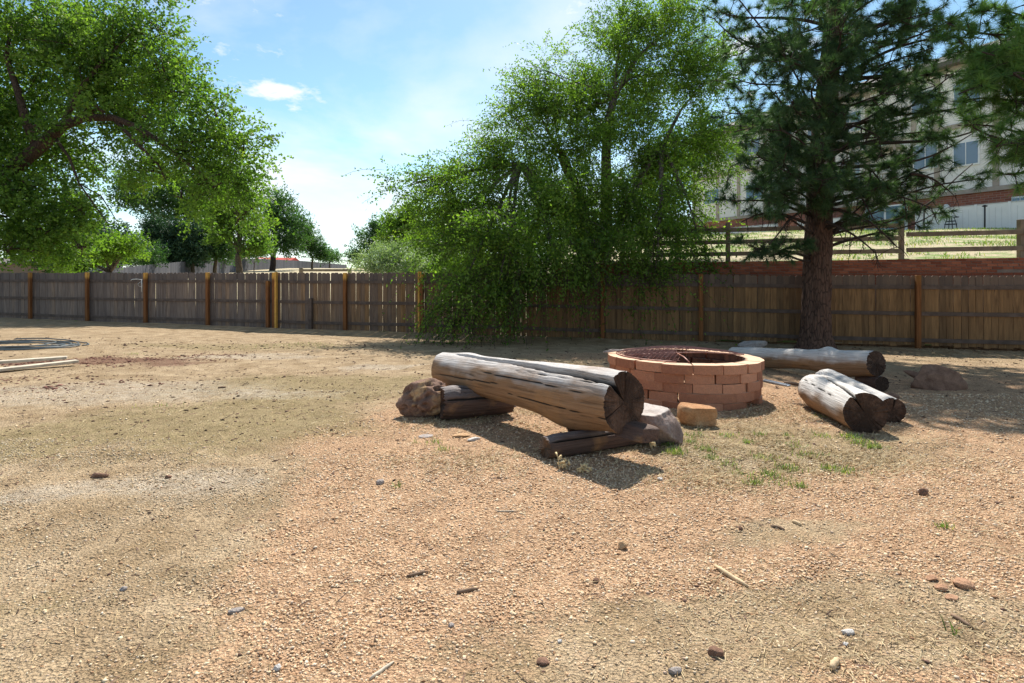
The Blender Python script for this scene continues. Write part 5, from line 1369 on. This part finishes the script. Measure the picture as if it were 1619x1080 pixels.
# white privacy fence of the patios
def vf(px, off=4.2):
    k = (px - CX) / F; c = 51.76 - off / .897 * 1.0; Y = c / (k + .494); return Vector((c - .494 * Y, Y, 0))
vinyl = []
def privacy(label, px0, px1, n):
    a, b = vf(px0), vf(px1); za, zb = EYE - (ytop(px0) - HY) / F * a.y, EYE - (ytop(px1) - HY) / F * b.y
    root = empty('privacy_fence', (a.x, a.y, 0), label=label, cat='fence'); d = b - a; ang = math.atan2(d.y, d.x); L = d.length
    for i in range(n):
        p = a + d * ((i + .5) / n); zt = za + (zb - za) * (i + .5) / n; g = hz(p.x, p.y) - .15; w = L / n - .13
        pn = MB().box((0, 0, (zt - g) / 2), (w, .05, zt - g)).build('panel', MAT['vinyl'], root, loc=(p.x - a.x, p.y - a.y, g), rot=(0, 0, ang))
        sm = MB(); ns = int(w / .28)
        for k in range(1, ns): sm.box((-w / 2 + k * w / ns, .028, (zt - g) / 2 - .05), (.012, .008, zt - g - .3)); 
        sm.box((0, 0, zt - g + .035), (w, .09, .07)); sm.build('seams', MAT['vinylgrey'], pn)
    for i in range(n + 1):
        p = a + d * (i / n); zt = za + (zb - za) * i / n; g = hz(p.x, p.y) - .15
        MB().box((0, 0, (zt - g) / 2 + .04), (.13, .13, zt - g + .08), bevel=.01).build('post', MAT['vinyl'], root, loc=(p.x - a.x, p.y - a.y, g), rot=(0, 0, ang))
def ytop(px): return 332 - (px - 1472) * .0925
privacy('white vinyl privacy fence at right, in front of the brick storey', 1720, 1449, 5)
privacy('white vinyl privacy fence partly hidden by the pine trunk', 1352, 1262, 4)
privacy('white vinyl privacy fence seen through the elm, left of the brick pillar', 1232, 1120, 6)
# brick pillar, patio door gap, lamp post, plant stand
a = vf(1248); g = hz(a.x, a.y); zt = EYE - (345 - HY) / F * a.y
MB().box((0, 0, (zt - g) / 2 - .1), (1.5, .9, zt - g + .2)).build('brick_pillar', m_bandbrick(), None, loc=(a.x, a.y, g), rot=(0, 0, math.atan2(FD.y, FD.x)), label='brick pier between two stretches of white fence', cat='pillar')
for px, h, lb in ((1461, 1.75, 'black lamp post left end of the white privacy fence'), (1557, 1.75, 'black post standing before the middle of the white privacy fence')):
    a = vf(px, 5.0); g = hz(a.x, a.y); m = MB(); hh = EYE - (327 - HY) / F * a.y - g
    m.tube([(0, 0, 0), (0, 0, hh)], .045, 8).tube([(0, 0, hh), (0, 0, hh + .05), (0, 0, hh + .12)], [.10, .16, .03], 8); m.build('lamp_post', MAT['dark'], None, loc=(a.x, a.y, g), label=lb, cat='lamp')
a = vf(1503, 5.0); g = hz(a.x, a.y); m = MB()
for i in range(4):
    t = i * math.pi / 2 + .6; m.tube([(math.cos(t) * .35, math.sin(t) * .35, 0), (math.cos(t) * .3, math.sin(t) * .3, .45), (math.cos(t) * .18, math.sin(t) * .18, .9)], .025, 6)
for z, r_ in ((.1, .36), (.45, .32), (.9, .42), (.65, .26)):
    m.tube([(math.cos(q * math.pi / 8) * r_, math.sin(q * math.pi / 8) * r_, z) for q in range(17)], .022, 5)
m.tube([(-.4, 0, .95), (-.2, 0, 1.05), (0, 0, .95), (.2, 0, 1.05), (.4, 0, .95)], .02, 5)
m.build('plant_stand', MAT['dark'], None, loc=(a.x, a.y, g), label='small dark wire plant stand in front of the white privacy fence', cat='plant stand')
a = vf(1400, 3.0); g = hz(a.x, a.y)
dr = empty('patio_door', (a.x, a.y, g), math.atan2(FD.y, FD.x), label='dark glazed patio door in the gap left of the white privacy fence', cat='door')
MB().box((0, 0, 1.1), (3.0, .12, 2.2)).build('frame', MAT['vinyl'], dr)
for q in (-1, 1): MB().box((q * .72, .07, 1.1), (1.28, .03, 2.0)).build('pane', MAT['glass'], dr)
